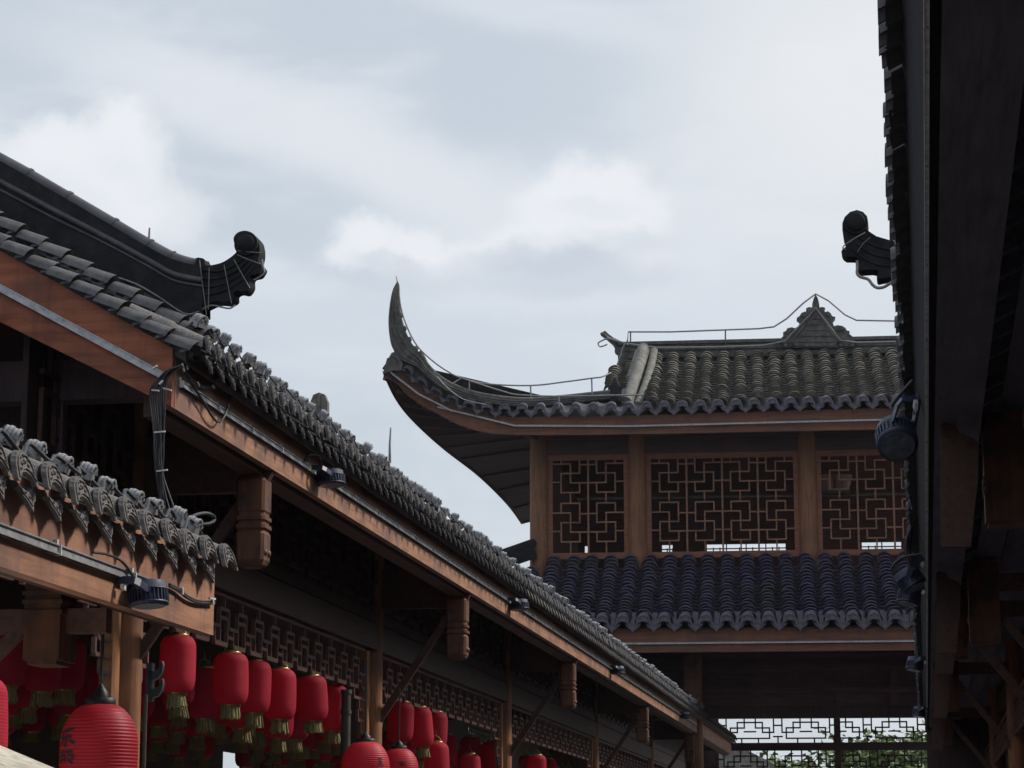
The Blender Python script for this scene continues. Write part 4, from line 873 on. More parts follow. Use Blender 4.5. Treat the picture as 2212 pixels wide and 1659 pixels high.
# raised rim tile just above the eave
b = MB(); hb = P.at(1600, 1408, t=38.15)[2]
b.box(P, -6.2, 6.6, 38.13, 38.2, hb, HL - .03); b.build('lower_fascia', PFASC, PV)
b = MB(); b.bar(P.p(-3.95, 40.85, 5.22), P.p(-6.3, 38.3, 4.05), .2, .26); b.tube([P.p(-3.92, 40.9, 5.36), P.p(-5.2, 39.5, 4.70), P.p(-6.3, 38.3, 4.2)], .09, 8)
b.build('lower_hip_ridge', RIDGE, PV)
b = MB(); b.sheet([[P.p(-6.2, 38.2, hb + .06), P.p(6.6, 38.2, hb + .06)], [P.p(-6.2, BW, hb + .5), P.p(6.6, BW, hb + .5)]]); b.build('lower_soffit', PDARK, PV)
b = MB()
for k in range(32): b.bar(P.p(-6 + .4 * k, 38.22, hb + .03), P.p(-6 + .4 * k, BW, hb + .45), .09, .08)
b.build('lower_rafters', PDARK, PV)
b = MB()
hl = P.at(1700, 1552, t=BW)[2]
k = 0; z = hl + .22
while z < 3.9: b.box(P, -6.2, 6.6, BW - .04 + .006 * (k % 2), BW + .04, z, z + .205); z += .21; k += 1
b.build('board_wall', wood('gate_board', (.13, .075, .075), 'x', P.a, (.08, .05, .05), .6), PV)
b = MB(); b.box(P, -6.2, 6.6, BW - .10, BW + .06, hl, hl + .2); b.build('lintel', WPLANK, PV)
for z, d in ((hl + .42, .10), (hl + .78, .13), (hl + 1.02, .07)):
    b = MB(); b.box(P, -6.2, 6.6, BW - .16, BW - .05, z, z + d); b.build('cross_beam', MATS['gate_board'], PV)
for x in (1640, 1812, 1930):
    a = P.at(x, 1480, t=BW)[0]; b = MB(); b.box(P, a - .06, a + .06, BW - .145, BW - .048, hl + .2, 3.3); b.build('short_post', MATS['gate_board'], PV)
for x in (1498, 2120):
    a = P.at(x, 1500, t=40.6)[0]; b = MB(); b.lathe(P.p(a, 40.6, -EYE), [(.16, 0), (.15, 5.2)], 16); b.build('lower_column', PCOL, PV)
b = MB(); a = P.at(1498, 1500, t=40.0)[0]; q = P.at(1498, 1600, t=40.0)[2]
b.box(P, a - .13, a + .13, 39.2, 39.45, P.at(1498, 1530, t=39.3)[2], 3.3); b.build('hanging_post', WPOST, PV)
# open back bay: hanging lattice, rail, lattice
bb = 49.5; hy = lambda y: P.at(1800, y, t=bb)[2]; ax = lambda x: P.at(x, 1600, t=bb)[0]
b = MB(); ra = (ax(1500), ax(2110)); b.box(P, *ra, bb - .05, bb + .05, hy(1621), hy(1604)); b.box(P, *ra, bb - .05, bb + .05, hy(1550), 4.4); b.box(P, ax(1802), ax(1816), bb - .045, bb + .045, hy(1800), hy(1551))
b.box(P, ax(1380), ra[0], bb - .05, bb + .05, -EYE, 4.4); b.box(P, ra[1], ax(2350), bb - .05, bb + .05, -EYE, 4.4)
b.build('back_beams', PDARK, PV)
b = MB()
def meander(b, a0, a1, h0, h1, bb_, seed):
    rnd = random.Random(seed); wd = .03; u = .54; k = max(1, round((a1 - a0) / u)); u = (a1 - a0) / k; H = h1 - h0
    B_ = lambda xa, xb, za, zb: b.box(P, min(xa, xb) - wd / 2, max(xa, xb) + wd / 2, bb_, bb_ + .03, min(za, zb) - wd / 2, max(za, zb) + wd / 2)
    for i in range(k):
        x = a0 + u * i; m = lambda f: x + u * (f if i % 2 == 0 else 1 - f); z = lambda f: h0 + H * f
        for (p_, q_, r_, s_) in ((0, .82, .45, .82), (.45, .82, .45, .42), (.45, .42, .85, .42), (.85, .42, .85, 1), (.2, 1, .2, .6), (.2, .6, .7, .6), (.7, .6, .7, .18), (0, .18, .7, .18), (.3, 0, .3, .18), (.85, .7, 1, .7), (0, .45, .2, .45), (.85, .25, 1, .25), (1, 0, 1, .25)):
            B_(m(p_), m(r_), z(q_), z(s_))
meander(b, ra[0], ax(1802), hy(1604), hy(1550), bb, 1); meander(b, ax(1816), ra[1], hy(1604), hy(1550), bb + .002, 2)
meander(b, ra[0], ra[1], hy(1680), hy(1622), bb + .001, 3)
b.build('back_lattice', PDARK, PV)
# strips and lightning conductor
pr = [RD(x, y, d - .03) for x, y, d in ((845, 806, 39.17), (905, 852, 39.38), (978, 889, 39.62))]
light_strip('short pale light strip climbing the upturned pavilion corner', pr, -P.D, UP, .03, .04, 9, hook=False)
pr = [RD(x, y, d - .03) for x, y, d in ((946, 880, 39.56), (1030, 900, 39.72), (1112, 920, 39.79), (1362, 921, 39.79), (1870, 908, 39.79)) ] + [P.p(5.5, 39.77, P.at(1870, 908, t=39.79)[2])]
light_strip('thin pale light strip along the upper pavilion fascia', pr, -P.D, UP, .028, .04, 2.2, hook=False)
hs = P.at(1600, 1388, t=38.1)[2]
light_strip('thin pale light strip along the lower pavilion fascia', [P.p(-5.5, 38.12, hs), P.p(6.2, 38.12, hs)], -P.D, UP, .028, .03, 1.6, hook=False)
b = MB(); ridge_w = [RD(x, y, 42.7) for x, y in ((1355, 745), (1357, 717), (1450, 717), (1560, 713), (1640, 710), (1672, 706), (1700, 688), (1735, 655), (1762, 635), (1790, 650), (1825, 680), (1850, 692), (1960, 694))]
b.tube(ridge_w, .016, 5)
for x, y0_, y1_ in ((1567, 712, 742), (1362, 717, 745)): b.tube([RD(x, y0_, 42.7), RD(x, y1_, 42.9)], .014, 5)
b.tube(spline([RD(x, y, 42.5) for x, y in ((1356, 735), (1345, 752), (1338, 775), (1326, 805), (1318, 818))], 4), .014, 5)
b.tube(spline([RD(x, y, 42.7) for x, y in ((1345, 740), (1315, 732), (1300, 736), (1292, 742), (1297, 749), (1312, 744))], 5), .014, 5)
b.tube([RD(x, y, 42.74) for x, y in ((1310, 728), (1350, 742), (1420, 751), (1540, 750), (1650, 746), (1695, 737), (1763, 666), (1815, 735), (1850, 740), (1935, 738))], .016, 5)
tag(b.build('conductor_wire', WIRE, None, ridge_w[0]), 'thin lightning wire running above the main pavilion ridge and its peak', 'wire')
b = MB(); cw = [(861, 625, 39.1), (866, 665, 39.1), (880, 708, 39.12), (902, 748, 39.2), (935, 780, 39.3), (968, 803, 39.4), (995, 816, 39.5), (1050, 829, 39.7), (1145, 833, 39.9), (1220, 825, 40.1), (1279, 817, 40.2), (1300, 814, 40.3), (1320, 805, 40.5)]
b.tube(spline([RD(*q) for q in cw], 4), .015, 5)
b.tube(spline([RD(*q) for q in ((995, 816, 39.5), (1040, 831, 39.6), (1085, 845, 39.7), (1120, 853, 39.7), (1207, 856, 39.7), (1330, 854, 39.7), (1390, 853, 39.8))], 4), .015, 5)
for x, y0_, y1_, d in ((1013, 822, 850, 39.6), (1146, 833, 862, 39.9), (1278, 818, 851, 40.2), (1207, 856, 880, 39.65), (975, 835, 835, 39.4)): b.tube([RD(x, y0_, d), RD(x + 1, y1_, d)], .014, 5)
b.tube([RD(968, 835, 39.38), RD(996, 817, 39.5)], .014, 5)
b.tube(spline([RD(x, y, 39.3) for x, y in ((935, 800), (960, 832), (1000, 862), (1050, 874))], 5), .012, 5)
tag(b.build('conductor_wire', WIRE, None, RD(*cw[0])), 'thin lightning wire swooping from the corner horn along the curved ridge', 'wire')

# ================================================================== right gallery
GR = thing('dark_gallery', 'dark timber gallery seen from under its overhanging eave at right', 'building', RR.p(3, 8, -EYE))
NS = .062                              # lower edge of the fascia
TR0, TR1 = -14.0, 39  # part behind the camera is unseen, added to hold back sky light
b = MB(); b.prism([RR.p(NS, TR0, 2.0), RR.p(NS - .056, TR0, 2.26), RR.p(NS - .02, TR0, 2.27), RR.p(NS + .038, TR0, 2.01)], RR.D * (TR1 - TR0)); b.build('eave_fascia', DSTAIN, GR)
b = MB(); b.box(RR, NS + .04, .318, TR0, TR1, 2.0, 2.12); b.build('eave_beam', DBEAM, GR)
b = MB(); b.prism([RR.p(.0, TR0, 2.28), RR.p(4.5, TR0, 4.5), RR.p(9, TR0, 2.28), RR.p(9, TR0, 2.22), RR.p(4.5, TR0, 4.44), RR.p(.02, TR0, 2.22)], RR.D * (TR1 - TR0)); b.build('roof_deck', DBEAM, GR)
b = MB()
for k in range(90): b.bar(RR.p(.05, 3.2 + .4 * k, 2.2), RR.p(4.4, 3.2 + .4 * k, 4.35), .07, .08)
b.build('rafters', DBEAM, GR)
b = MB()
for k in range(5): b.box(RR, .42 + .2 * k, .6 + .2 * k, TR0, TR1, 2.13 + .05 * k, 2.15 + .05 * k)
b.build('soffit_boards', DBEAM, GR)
NRt = 170
b = MB()
for i in range(NRt):
    t = 3.6 + .2 * i
    tile_col(b, [RR.p(n, t, 2.30 + n * .49) for n in (.2, 2, 4.4)], RR.D, .062, .4, k=5)
b.build('roof_tiles', TROOF, GR)
b = MB(); r_ = .064; k = 11
for y0, y1, q0, q1 in ((0, -.2, 1.0, 1.0), (-.18, -.4, 1.1, 1.04)):
    for q in (1, .8): b.sheet([[V((math.cos(math.pi * j / (k - 1)) * r_ * s_ * q, y, math.sin(math.pi * j / (k - 1)) * r_ * s_ * q - y * SL)) for j in range(k)] for y, s_ in ((y0, q0), (y1, q1))], True)
    b.sheet([[V((math.cos(math.pi * j / (k - 1)) * r_ * q0 * q, y0, math.sin(math.pi * j / (k - 1)) * r_ * q0 * q - y0 * SL)) for j in range(k)] for q in (1, .8)])
b.sheet([[V((-.1 + .2 * j / 8, y, -.03 * math.sin(math.pi * j / 8) - y * SL)) for j in range(9)] for y in (-.02, -.36)], True)
PLAINM = mesh_local('end_tile', b, [RTILE]); PLAINB = b
pb = MB()
for i in range(NRt):
    q = frame(RR.p(-.058 + random.choice((0, 0, .01, -.008)) + random.uniform(-.004, .004), 3.6 + .2 * i + random.uniform(-.01, .01), 2.245 + random.uniform(-.006, .006)), RR.D, -RR.N, UP) @ M.Rotation(random.uniform(-.06, .06), 4, 'Z')
    if i < 80: put('end_tile', PLAINM, GR, q)
    else: merge_local(pb, PLAINB, q)
tag(pb.build('far_eave_tiles', [RTILE], GR), kind='stuff')
# taller rear part of the roof with its upturned ridge end
b = MB(); b.prism([RR.p(-.02, 11.2, 2.60), RR.p(4.5, 11.2, 4.95), RR.p(4.5, 11.2, 4.85), RR.p(-.02, 11.2, 2.50)], RR.D * 27); b.box(RR, .02, .1, 11.25, 38.2, 2.29, 2.6); b.build('raised_roof', TROOF, GR)
RQ = lambda x, y, t=11.2: RR.p(*RR.at(x, y, t=t))
Z8 = lambda X, Y: (1758.3 + .14618 * X, 424.4 + .14618 * Y)
F2 = [(760, 520), (830, 570), (930, 635), (1120, 690), (1300, 730), (1500, 700), (1500, 1180), (1300, 1200), (1160, 1225), (1060, 1245), (950, 1268), (930, 1240), (955, 1140), (870, 1122), (700, 1132), (640, 1120), (650, 1075), (690, 1010), (690, 985), (640, 945), (590, 935), (480, 935), (430, 900), (410, 860), (430, 820), (475, 790), (470, 720), (440, 640), (425, 540), (425, 440), (460, 350), (540, 275), (640, 247), (730, 275), (790, 340), (805, 420), (795, 490)]
P3 = [RQ(*Z8(X, Y)) for X, Y in F2]
b, fo2 = finial(GR, RR, 11.2, P3, .12, (RQ(*Z8(625, 440)), .058, .06))
b = MB()
for f in (.25, .5, .75):
    b.tube(spline([RQ(*Z8(X0 * (1 - f) + X1 * f, Y0 * (1 - f) + Y1 * f)) - RR.D * .06 for X0, Y0, X1, Y1 in ((700, 560, 520, 900), (850, 620, 700, 1080), (1000, 680, 960, 1180), (1250, 740, 1250, 1200))], 5), .006, 5)
b.lathe(RQ(*Z8(620, 430)) - RR.D * .08, [(.046, 0), (.04, -.008), (.006, -.012)], 24, RR.D)
b.build('finial_moulding', RIDGE, fo2)
b = MB(); b.tube(spline([RQ(*Z8(X, Y), 11.1) for X, Y in ((480, 700), (600, 620), (760, 530))], 4), .0035, 5); b.tube([RQ(*Z8(X, Y), 11.1) for X, Y in ((640, 820), (720, 700), (830, 600))], .002, 4)
b.tube(spline([RQ(*Z8(X, Y), 11.1) for X, Y in ((640, 950), (640, 1060), (640, 1140), (690, 1190), (800, 1225), (870, 1310), (940, 1350), (1030, 1340), (1100, 1300), (1200, 1240))], 5), .0075, 6)
b.tube(spline([RQ(*Z8(X, Y), 11.1) for X, Y in ((475, 715), (440, 730), (430, 765), (470, 785))], 4), .0035, 4)
tag(b.build('ridge_wire', WIRE, None, RQ(*Z8(640, 950))), 'wire drooping below the upturned ridge end beside the right eave', 'wire')
light_strip('long thin grey light strip running up the right eave edge', [RR.p(NS + .004, 3.2, 1.999), RR.p(NS + .004, 33, 1.999)], UP * -1, RR.N, .014, .012, 1.2, hook=False, m=TIE)  # white instead of aluminium, so the downward edge looks lit
# hanging posts and bracket boards
def rpost(x0, y, hb_, wdt, rn):
    q = RR.at(x0, y, h=hb_); n, t = q[0], q[1]
    b = MB(); b.box(RR, n, n + wdt, t, t + wdt * .9, hb_ + .02, 2.1); b.box(RR, n + .012, n + wdt - .012, t + .012, t + wdt * .9 - .012, hb_, hb_ + .02)
    for z in (.16, .19, .22): b.box(RR, n - .006, n + wdt + .006, t - .006, t + wdt * .9 + .006, hb_ + z, hb_ + z + .014)
    b.build('hanging_post', WPOST, GR)
    b = MB(); k_ = t / 11.4; tt = t - .3
    b.prism([RR.p(*[q_ * k if i_ != 1 else tt for i_, (q_, k) in enumerate(zip(RR.at(x, y, t=10.8), (1, 1, 1)))]) for x, y in ((2033, 1160), (2033, 890), (2045, 886), (2066, 890), (2074, 908), (2108, 920), (2117, 932), (2116, 1010), (2100, 1160))], RR.D * .05)
    b.build('bracket_board', WDARK, GR)
    b = MB(); b.lathe(RR.p(n + .75, t + .1, -EYE), [(.11, 0), (.1, 4.2)], 16); b.build('column', WCOL, GR)
    b = MB(); b.bar(RR.p(n + .08, t + .06, 1.95), RR.p(n + .8, t + .06, 1.95), .08, .13); b.bar(RR.p(n + .12, t + .06, 1.85), RR.p(n + .7, t + .06, 1.1), .05, .06); b.build('brace', WLAT, GR)
for x0, y, hb_, wd_ in ((2130, 1135, 1.55, .19), (2096, 1392, 1.5, .22), (2047, 1424, 1.55, .16), (2040, 1537, 1.5, .16), (2034, 1610, 1.5, .16)): rpost(x0, y, hb_, wd_, 0)
b = MB(); b.box(RR, 1.02, 1.12, TR0, TR1, 1.9, 2.12); b.build('tie_beam', WDARK, GR)
b = MB(); k = 0; t = TR0
while t < TR1: b.box(RR, 1.1, 1.13 + .006 * (k % 2), t, t + .195, -EYE, 2.3); t += .2; k += 1
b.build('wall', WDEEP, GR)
b = MB(); frieze(b, RR, .95, 9, 38, 1.25, 1.6, 0, 0, .42); b.build('frieze_lattice', WLAT, GR)
b = MB(); b.box(RR, .05, 1.1, 38.6, 38.7, -EYE, 2.2); b.build('end_wall', WPLANK, GR)
# floodlights on the right eave
def flood_right(x, y, h, sc, label, rz=0.0, rx=0.0, ry=0.0):
    q = RR.at(x, y, h=h); put_flood(frame(RR.p(*q), RR.D, -RR.N, UP, sc * .88) @ M.Rotation(rz, 4, 'Z') @ M.Rotation(ry, 4, 'Y') @ M.Rotation(rx, 4, 'X') @ M.Diagonal((-1, 1, 1, 1)), label)
flood_right(1985, 905, 2.02, 2.0, 'large blue grey round floodlight hanging from the right eave', .25, .0, .75)
flood_right(1992, 1222, 2.02, 2.0, 'finned floodlight second down the right eave, over the lower pavilion roof', .3, -.6, .2)
flood_right(1996, 1282, 2.02, 1.9, 'dim floodlight third down the right eave, just below another', .3, .1)
flood_right(2000, 1432, 2.02, 1.9, 'small faint floodlight fourth down the right eave', .3, .1)
flood_right(2003, 1536, 2.02, 1.9, 'tiny floodlight lowest on the right eave near the back lattice', .3, .1)
b = MB(); b.tube(spline([RR.p(*RR.at(1925, 878, t=10.9)), RR.p(*RR.at(1932, 868, t=10.9)), RR.p(*RR.at(1950, 846, t=10.9)), RR.p(*RR.at(1972, 822, t=10.9))], 5), .009, 6)
tag(b.build('floodlight_cable', CABLE, None, RR.p(*RR.at(1925, 878, t=10.9))), 'black cable rising from the large floodlight to the right eave', 'cable')
b = MB()
RT_ = thing('cable_bundle', 'slack dark cables hanging beside the right eave above the second floodlight', 'cables', RR.p(*RR.at(1985, 960, t=16.5)))
for k in range(5): b = MB(); b.tube(spline([RR.p(*RR.at(x + random.uniform(-7, 7), y, t=16.5 + k * .05)) for x, y in ((1985, 960), (1975, 1040), (1978, 1110), (1966, 1160), (1962, 1200), (1975, 1230))], 5), .012, 6); b.build('cable', CABLE, RT_)
b = MB(); b.tube(spline([RR.p(*RR.at(x, y, t=15.5)) for x, y in ((1925, 1232), (1932, 1218), (1952, 1204), (1990, 1197))], 5), .009, 6)
b.build('cable', CABLE, RT_)

# ================================================================== lanterns
def ribbed(r, h, n, shape, ribd):
    o = []
    for i in range(n * 4 + 1):
        f = i / (n * 4); o.append((shape(f) * r * (1 + ribd * (abs(math.sin(math.pi * f * n)) - .5)), -h * f))
    return o
def lantern_proto():
    r = bpy.data.objects.new('red_lantern', None); COL.objects.link(r); ORG[r.name] = V((0, 0, 0)); r.empty_display_size = .1
    sh = lambda f: (.55 + .45 * math.sqrt(max(0, 1 - (1 - min(1, f / .2)) ** 2))) * (1 if f < .74 else (.58 + .42 * math.sqrt(max(0, 1 - ((f - .74) / .26) ** 2.2)))) * (.97 + .04 * math.sin(f * 3))
    b = MB(); b.lathe((0, 0, -.02), ribbed(.108, .33, 26, sh, .010), 36); b.build('shade', RED, r)
    b = MB(); b.lathe((0, 0, -.025), [(.062, 0), (.064, .012), (.05, .02), (.02, .024)], 24); b.tube([V((-.05, 0, -.01)), V((-.03, 0, .03)), V((0, 0, .045)), V((.03, 0, .03)), V((.05, 0, -.01))], .003, 5); b.tube([V((0, 0, .04)), V((0, 0, .09))], .003, 5); b.build('cap', BRASS, r)
    b = MB(); b.lathe((0, 0, -.362), [(.062, 0), (.064, .014)], 24); b.build('bottom_ring', BRASS, r)
    b = MB()
    for k in range(64):
        a = 2 * math.pi * k / 64 + random.uniform(-.03, .03); rr = random.uniform(.040, .058); l = random.uniform(.068, .088)
        d = V((math.cos(a), math.sin(a), 0)); b.bar(d * rr * .93 + V((0, 0, -.358)), d * rr * random.uniform(1.0, 1.22) + V((0, 0, -.358 - l)), .009, .005, d)
    b.build('tassel', GOLD, r)
    return r
lz = lantern_proto(); lf = [True]
def put_lantern(n, t, h, label, group, sc=1.0):
    o = lz if lf[0] else copy_tree(lz); lf[0] = False
    o.matrix_basis = M.Translation(L.p(n, t, h)) @ M.Rotation(random.uniform(0, 6), 4, 'Z') @ M.Rotation(random.uniform(-.09, .09), 4, 'X') @ M.Diagonal((sc * random.uniform(.95, 1.06), sc * random.uniform(.95, 1.06), sc * random.uniform(.93, 1.05), 1))
    tag(o, label, 'lantern', group)
GF = 'lanterns hanging under the front lattice'
for x, yt, lab in ((386, 1366, 'bright red lantern with gold tassel, nearest the timber column under the front lattice'), (499, 1405, 'red lantern with gold tassel, second from the timber column under the lattice'),
                   (553, 1422, 'red lantern third from the timber column, overlapped by its neighbour'), (606, 1440, 'red lantern fourth from the timber column under the lattice'),
                   (671, 1455, 'red lantern fifth from the timber column under the lattice'), (722, 1475, 'dim red lantern at the far end of the lattice row, beside the drainpipe')):
    q = L.at(x, yt, n=-4.06 if x != 553 and x != 722 else -4.12); put_lantern(q[0], q[1], q[2], lab, GF)
for x, yt, lab in ((868, 1512, 'small red lantern behind the diagonal brace in the second bay'), (906, 1524, 'small red lantern in the middle of the second bay row'), (942, 1534, 'small red lantern at the right of the second bay row')):
    q = L.at(x, yt, n=-4.08); put_lantern(q[0], q[1], q[2], lab, GF)
q = L.at(-48, 1455, n=-3.3); put_lantern(q[0], q[1], q[2], 'red lantern cut off by the left edge inside the near shed', GF)
for x, yt, n, lab in ((942, 1600, -4.0, 'low red lantern under the second bay row'), (1015, 1625, -4.3, 'dark red lantern low before the leafy window lattice'), (1062, 1600, -4.2, 'dark red lantern in the third bay beside a column'), (1160, 1628, -4.1, 'far dark red lantern low in the fourth bay'), (885, 1588, -4.9, 'small dark red lantern tucked behind the second bay row')):
    q = L.at(x, yt, n=n); put_lantern(q[0], q[1], q[2], lab, GF)
cnt = 0
for n, h in ((-4.4, 1.24), (-4.85, 1.30), (-5.4, 1.30), (-6.1, 1.32), (-6.8, 1.34)):
    t = 12.0
    while t < 30:
        tt = t + random.uniform(-.1, .1); x, y = proj(L.p(n, tt, h - .2))
        gap = 455 < x < 520 and n < -6
        if -40 < x < 735 and y < 1668 and not gap and not (235 < x < 310 and n > -5) and not (n > -4.5 and (x < 330 or x > 690)):
            put_lantern(n + random.uniform(-.06, .06), tt, h + random.uniform(-.05, .03), 'dim red lantern in the rows deep inside the hall', 'lanterns deep inside the hall'); cnt += 1
        t += .62 if n > -6 else .8
for n, h in ((-4.5, 1.25), (-5.1, 1.28), (-5.8, 1.30)):
    t = 18.9
    while t < 34:
        tt = t + random.uniform(-.12, .12); x, y = proj(L.p(n, tt, h - .2))
        if 840 < x < 1240 and y < 1690 and not (1075 < x < 1130): put_lantern(n + random.uniform(-.08, .08), tt, h + random.uniform(-.06, .02), 'dark red lantern in the shaded far bays of the gallery', 'lanterns in the far bays')
        t += .75
# large ribbed lanterns with ink characters
def big_lantern(x, ytop, t, r, h, label, strokes, face, cord):
    q = L.at(x, ytop, t=t); o0 = L.p(*q); root = thing('ribbed_lantern', label, 'lantern', o0, 'large ribbed lanterns over the street')
    def sh(f): return (.32 + .68 * math.sqrt(max(0, 1 - (1 - min(1, f / .46)) ** 2)) ** 1.15) if f < .7 else max(.36, .36 + .64 * math.sqrt(max(0, 1 - ((f - .7) / .3) ** 2)))
    prof = ribbed(r, h, 26, sh, .022)
    b = MB(); b.lathe(o0, prof, 48); b.build('shade', REDL, root)
    b = MB(); b.lathe(o0 - UP * .012, [(r * .38, 0), (r * .40, .004), (r * .40, .026), (r * .36, .03)], 24); b.lathe(o0 + UP * .018, [(r * .22, 0), (r * .2, .015), (r * .1, .03), (.004, .04)], 14); b.build('cap', BLACK, root)
    b = MB(); b.tube([o0 + UP * .06, o0 + UP * cord], .005, 6); b.build('cord', CABLE, root)
    if strokes:
        b = MB()
        for st_, wd in strokes:
            pts = spline([V((a, z, 0)) for a, z in st_], 5); L_, R2 = [], []
            for i, p_ in enumerate(pts):
                d = (pts[min(i + 1, len(pts) - 1)] - pts[max(i - 1, 0)]).normalized(); nrm = V((-d.y, d.x, 0)); k_ = wd * (.55 + .45 * math.sin(math.pi * (i + .8) / (len(pts) + .6)))
                for lst, s in ((L_, 1), (R2, -1)):
                    c = p_ + nrm * (k_ * s); f = min(1, max(0, -c.y / h)); rr = sh(f) * r * 1.012 + .0018; an = face + c.x / r
                    lst.append(o0 + V((math.sin(an) * rr, -math.cos(an) * rr, c.y)))
            b.sheet([L_, R2])
        b.build('ink_writing', INK, root)
    return root
m_ = .001
c1 = [([(-.020, -.082), (-.004, -.078), (.016, -.074)], .0034), ([(-.014, -.083), (-.017, -.094), (-.018, -.100), (.0, -.097), (.014, -.095)], .0036), ([(-.001, -.088), (-.002, -.105), (-.003, -.122), (-.010, -.118)], .0034), ([(-.010, -.104), (-.016, -.114), (-.021, -.119)], .0032), ([(.006, -.105), (.014, -.112), (.021, -.114)], .0042)]
c2 = [([(-.022, -.142), (-.004, -.139), (.018, -.137)], .003), ([(-.012, -.134), (-.012, -.147)], .0028), ([(.006, -.132), (.006, -.146)], .0028), ([(-.02, -.152), (-.02, -.172)], .003), ([(-.02, -.152), (-.004, -.150), (-.004, -.170)], .003), ([(.004, -.150), (.018, -.149), (.014, -.166)], .003), ([(-.02, -.162), (-.004, -.160)], .0026), ([(.002, -.158), (.018, -.172)], .0032)]
c1, c2 = [[([(a * 1.55, z) for a, z in p_], w_ * 1.35) for p_, w_ in c_] for c_ in (c1, c2)]
big_lantern(217, 1521, 6.6, .111, .26, 'big ribbed red lantern with black characters hanging before the timber column', c1 + c2, R_(-44), .25)
c3 = [([(-.02, -.105), (.02, -.103)], .0035), ([(-.014, -.118), (.014, -.117)], .0035), ([(-.02, -.131), (.02, -.129)], .0035), ([(-.016, -.142), (-.016, -.16)], .0035), ([(-.016, -.143), (.016, -.142), (.016, -.16)], .0035)]
big_lantern(790, 1602, 14.5, .150, .34, 'round ribbed red lantern in front of its pair below the second column', c3, R_(42), .50)
big_lantern(862, 1617, 16.4, .138, .32, 'ribbed red lantern peeking out behind its rounder pair', [([(-.03, -.10), (.03, -.098)], .004), ([(.0, -.09), (.0, -.13)], .004), ([(-.025, -.115), (.025, -.113)], .004)], R_(12), .42)

# ================================================================== small things
# wall bracket with two curved black blades beside the timber column
q = L.at(322, 1490, t=12.0); o0 = L.p(*q); r = thing('iron_bracket', 'black iron bracket with two curved blades beside the timber column', 'bracket', o0)
for (y0_, sc_) in ((1440, 1.0), (1478, .85)):
    b = MB(); pl = [(320, y0_ + 8), (334, y0_ + 10), (344, y0_ + 2), (349, y0_ - 8), (351, y0_ - 12), (353, y0_ - 2), (350, y0_ + 14), (342, y0_ + 26), (330, y0_ + 30), (320, y0_ + 28)]
    b.prism([L.p(*L.at(x, y, t=12.0)) for x, y in pl], L.D * .03); b.build('blade', BLACK, r)
    b = MB(); b.tube([L.p(*L.at(x, y, t=11.99)) for x, y in pl[4:9]], .003, 5); b.build('edge_rim', WIRE, r)
b = MB(); b.box(L, q[0] - .02, q[0] + .012, 12.0, 12.05, q[2] - .06, q[2] + .14); b.build('back_plate', BLACK, r)
q = L.at(315, 1500, t=11.9); b = MB(); b.tube([L.p(q[0], 11.9, -EYE), L.p(q[0], 11.9, q[2])], .011, 8); tag(b.build('metal_pole', BARK, None, L.p(q[0], 11.9, -EYE)), 'thin metal pole rising beside the timber column below the iron bracket', 'pole')
q = L.at(748, 1490, n=-4.0); b = MB(); b.tube([L.p(q[0], q[1], -EYE), L.p(q[0], q[1], q[2])], .035, 10)
for z in (0, -.15, -.5): b.tube([L.p(q[0], q[1], q[2] + z - .03), L.p(q[0], q[1], q[2] + z)], .042, 10)
tag(b.build('drainpipe', mat('pipe_grey', (.065, .065, .055), rough=.6, scale=10), None, L.p(q[0], q[1], -EYE)), 'grey green drainpipe before the second column at the end of the lantern row', 'pipe')
# cream parasol at the bottom left
e = L.at(40, 1640, t=5.6); ap = (e[0] - .62, 5.6, e[2] + .26); r = thing('parasol', 'cream canvas parasol poking into the bottom left corner', 'parasol', L.p(ap[0], ap[1], -EYE))
b = MB(); rim = [L.p(ap[0] + 1.15 * math.cos(2 * math.pi * k / 8 + .2), ap[1] + 1.15 * math.sin(2 * math.pi * k / 8 + .2), ap[2] - .47) for k in range(8)]; A_ = L.p(*ap)
b.add([A_] + rim, [(0, k + 1, (k + 1) % 8 + 1) for k in range(8)]); b.sheet([rim + [rim[0]], [q_ - UP * .12 for q_ in rim + [rim[0]]]]); b.build('canopy', CREAM, r)
b = MB(); b.tube([L.p(ap[0], ap[1], -EYE), A_], .022, 8); b.build('pole', ALU, r)
b = MB(); [b.tube([A_ - UP * .02, q_ - UP * .02], .008, 5) for q_ in rim]; b.build('ribs', ALU, r)
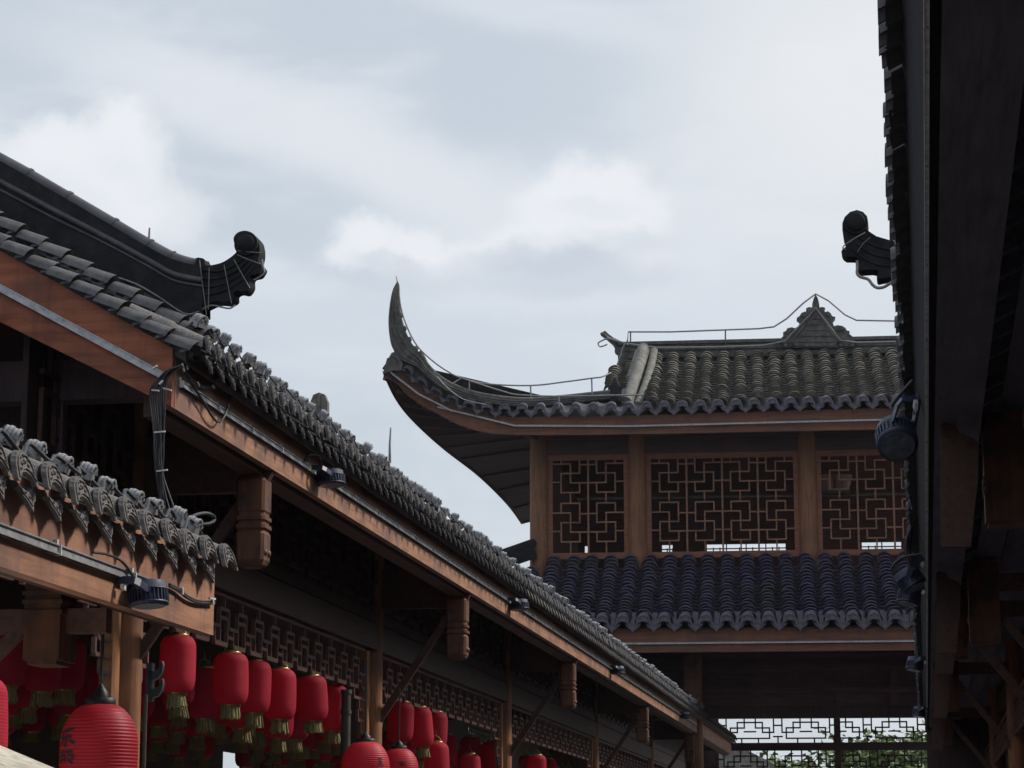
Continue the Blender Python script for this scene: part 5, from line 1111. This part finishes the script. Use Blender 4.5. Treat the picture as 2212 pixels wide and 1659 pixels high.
# roofline beyond the open back bay, trees behind
q0 = P.at(1690, 1642, t=66)
FH = thing('far_house', 'far house with a pale sloping roof glimpsed through the lower lattice', 'house', P.p(q0[0] - 3, 66, -EYE))
b = MB(); a1 = P.at(1705, 1665, t=66)[0]; hE = P.at(1705, 1668, t=66)[2]; b.prism([P.p(a1, 66, hE), P.p(a1 - 3.2, 66, hE + 1.7), P.p(a1 - 6.4, 66, hE), P.p(a1 - 6.2, 66, hE - .15), P.p(a1 - .2, 66, hE - .15)], P.D * 7); b.build('roof', RIDGEL, FH)
b = MB(); b.box(P, a1 - 6, a1 - .4, 66.2, 72.8, -EYE, hE - .14); b.build('wall', CREAM, FH)
def tree(x, d, top, cr, label, seed):
    rnd = random.Random(seed); q = P.at(x, 1700, t=d); base = P.p(q[0], d, -EYE); r = thing('leafy_tree', label, 'tree', base, 'trees behind the pavilion')
    ht = P.at(x, top, t=d)[2] + EYE; b = MB(); b.tube([base, base + V((.1, 0, ht * .4)), base + V((-.05, .1, ht * .8))], .16, 8, taper=.05)
    for k in range(9):
        a = rnd.uniform(0, 6.28); b.tube([base + V((0, 0, ht * (.35 + .05 * k))), base + V((math.cos(a) * cr * .7, math.sin(a) * cr * .7, ht * (.5 + .05 * k)))], .05, 5, taper=.015)
    b.build('trunk', BARK, r); b = MB()
    cl = [(V((math.cos(a) * s_ * cr, math.sin(a) * s_ * cr, ht * z)), rr) for a, s_, z, rr in [(rnd.uniform(0, 6.28), rnd.uniform(.1, .95) ** .7, rnd.uniform(.45, .93), rnd.uniform(.3, .62)) for _ in range(30)]]
    for c, rr in cl:
        for _ in range(95):
            d_ = V((rnd.gauss(0, 1), rnd.gauss(0, 1), rnd.gauss(0, .75))) * rr * .6; o = base + c + d_
            a = V((rnd.uniform(-1, 1), rnd.uniform(-1, 1), rnd.uniform(-.6, .6))).normalized(); c2_ = a.cross(V((rnd.uniform(-1, 1), rnd.uniform(-1, 1), 1))).normalized(); s = rnd.uniform(.09, .19)
            b.add([o - a * s, o + c2_ * s * .5, o + a * s, o - c2_ * s * .5], [(0, 1, 2, 3)])
    b.build('crown', LEAF, r)
tree(1765, 74, 1592, 2.1, 'bright green bushy tree behind the middle of the lower lattice', 3)
tree(1885, 70, 1590, 1.9, 'green tree behind the right part of the lower lattice', 5)
tree(1700, 80, 1632, 1.5, 'low green bush behind the left of the lower lattice, beside the far house roof', 21)
tree(1985, 76, 1575, 1.6, 'taller tree at the right end of the lower lattice', 9)
q = L.p(-16, 84, 0); qx, qy = proj(L.p(-16, 84, 2.0)); tree(qx, 82, 1520, 2.6, 'leafy tree glimpsed through the gallery window lattice', 12)

# ------------------------------------------------------------------ thin air volume added to lift the blacks like lens flare
b = MB(); b.box(Fr(0), -160, 160, -70, 160, -EYE - 1, 16)
hm = bpy.data.materials.new('veil_air'); hm.use_nodes = True; t = hm.node_tree; t.nodes.clear()
o_ = t.nodes.new('ShaderNodeOutputMaterial'); pv = t.nodes.new('ShaderNodeVolumePrincipled'); t.links.new(pv.outputs[0], o_.inputs['Volume'])
pv.inputs['Color'].default_value = (.86, .84, .95, 1); pv.inputs['Density'].default_value = .00028; pv.inputs['Anisotropy'].default_value = .35
tag(b.build('veil_haze', hm), kind='stuff')
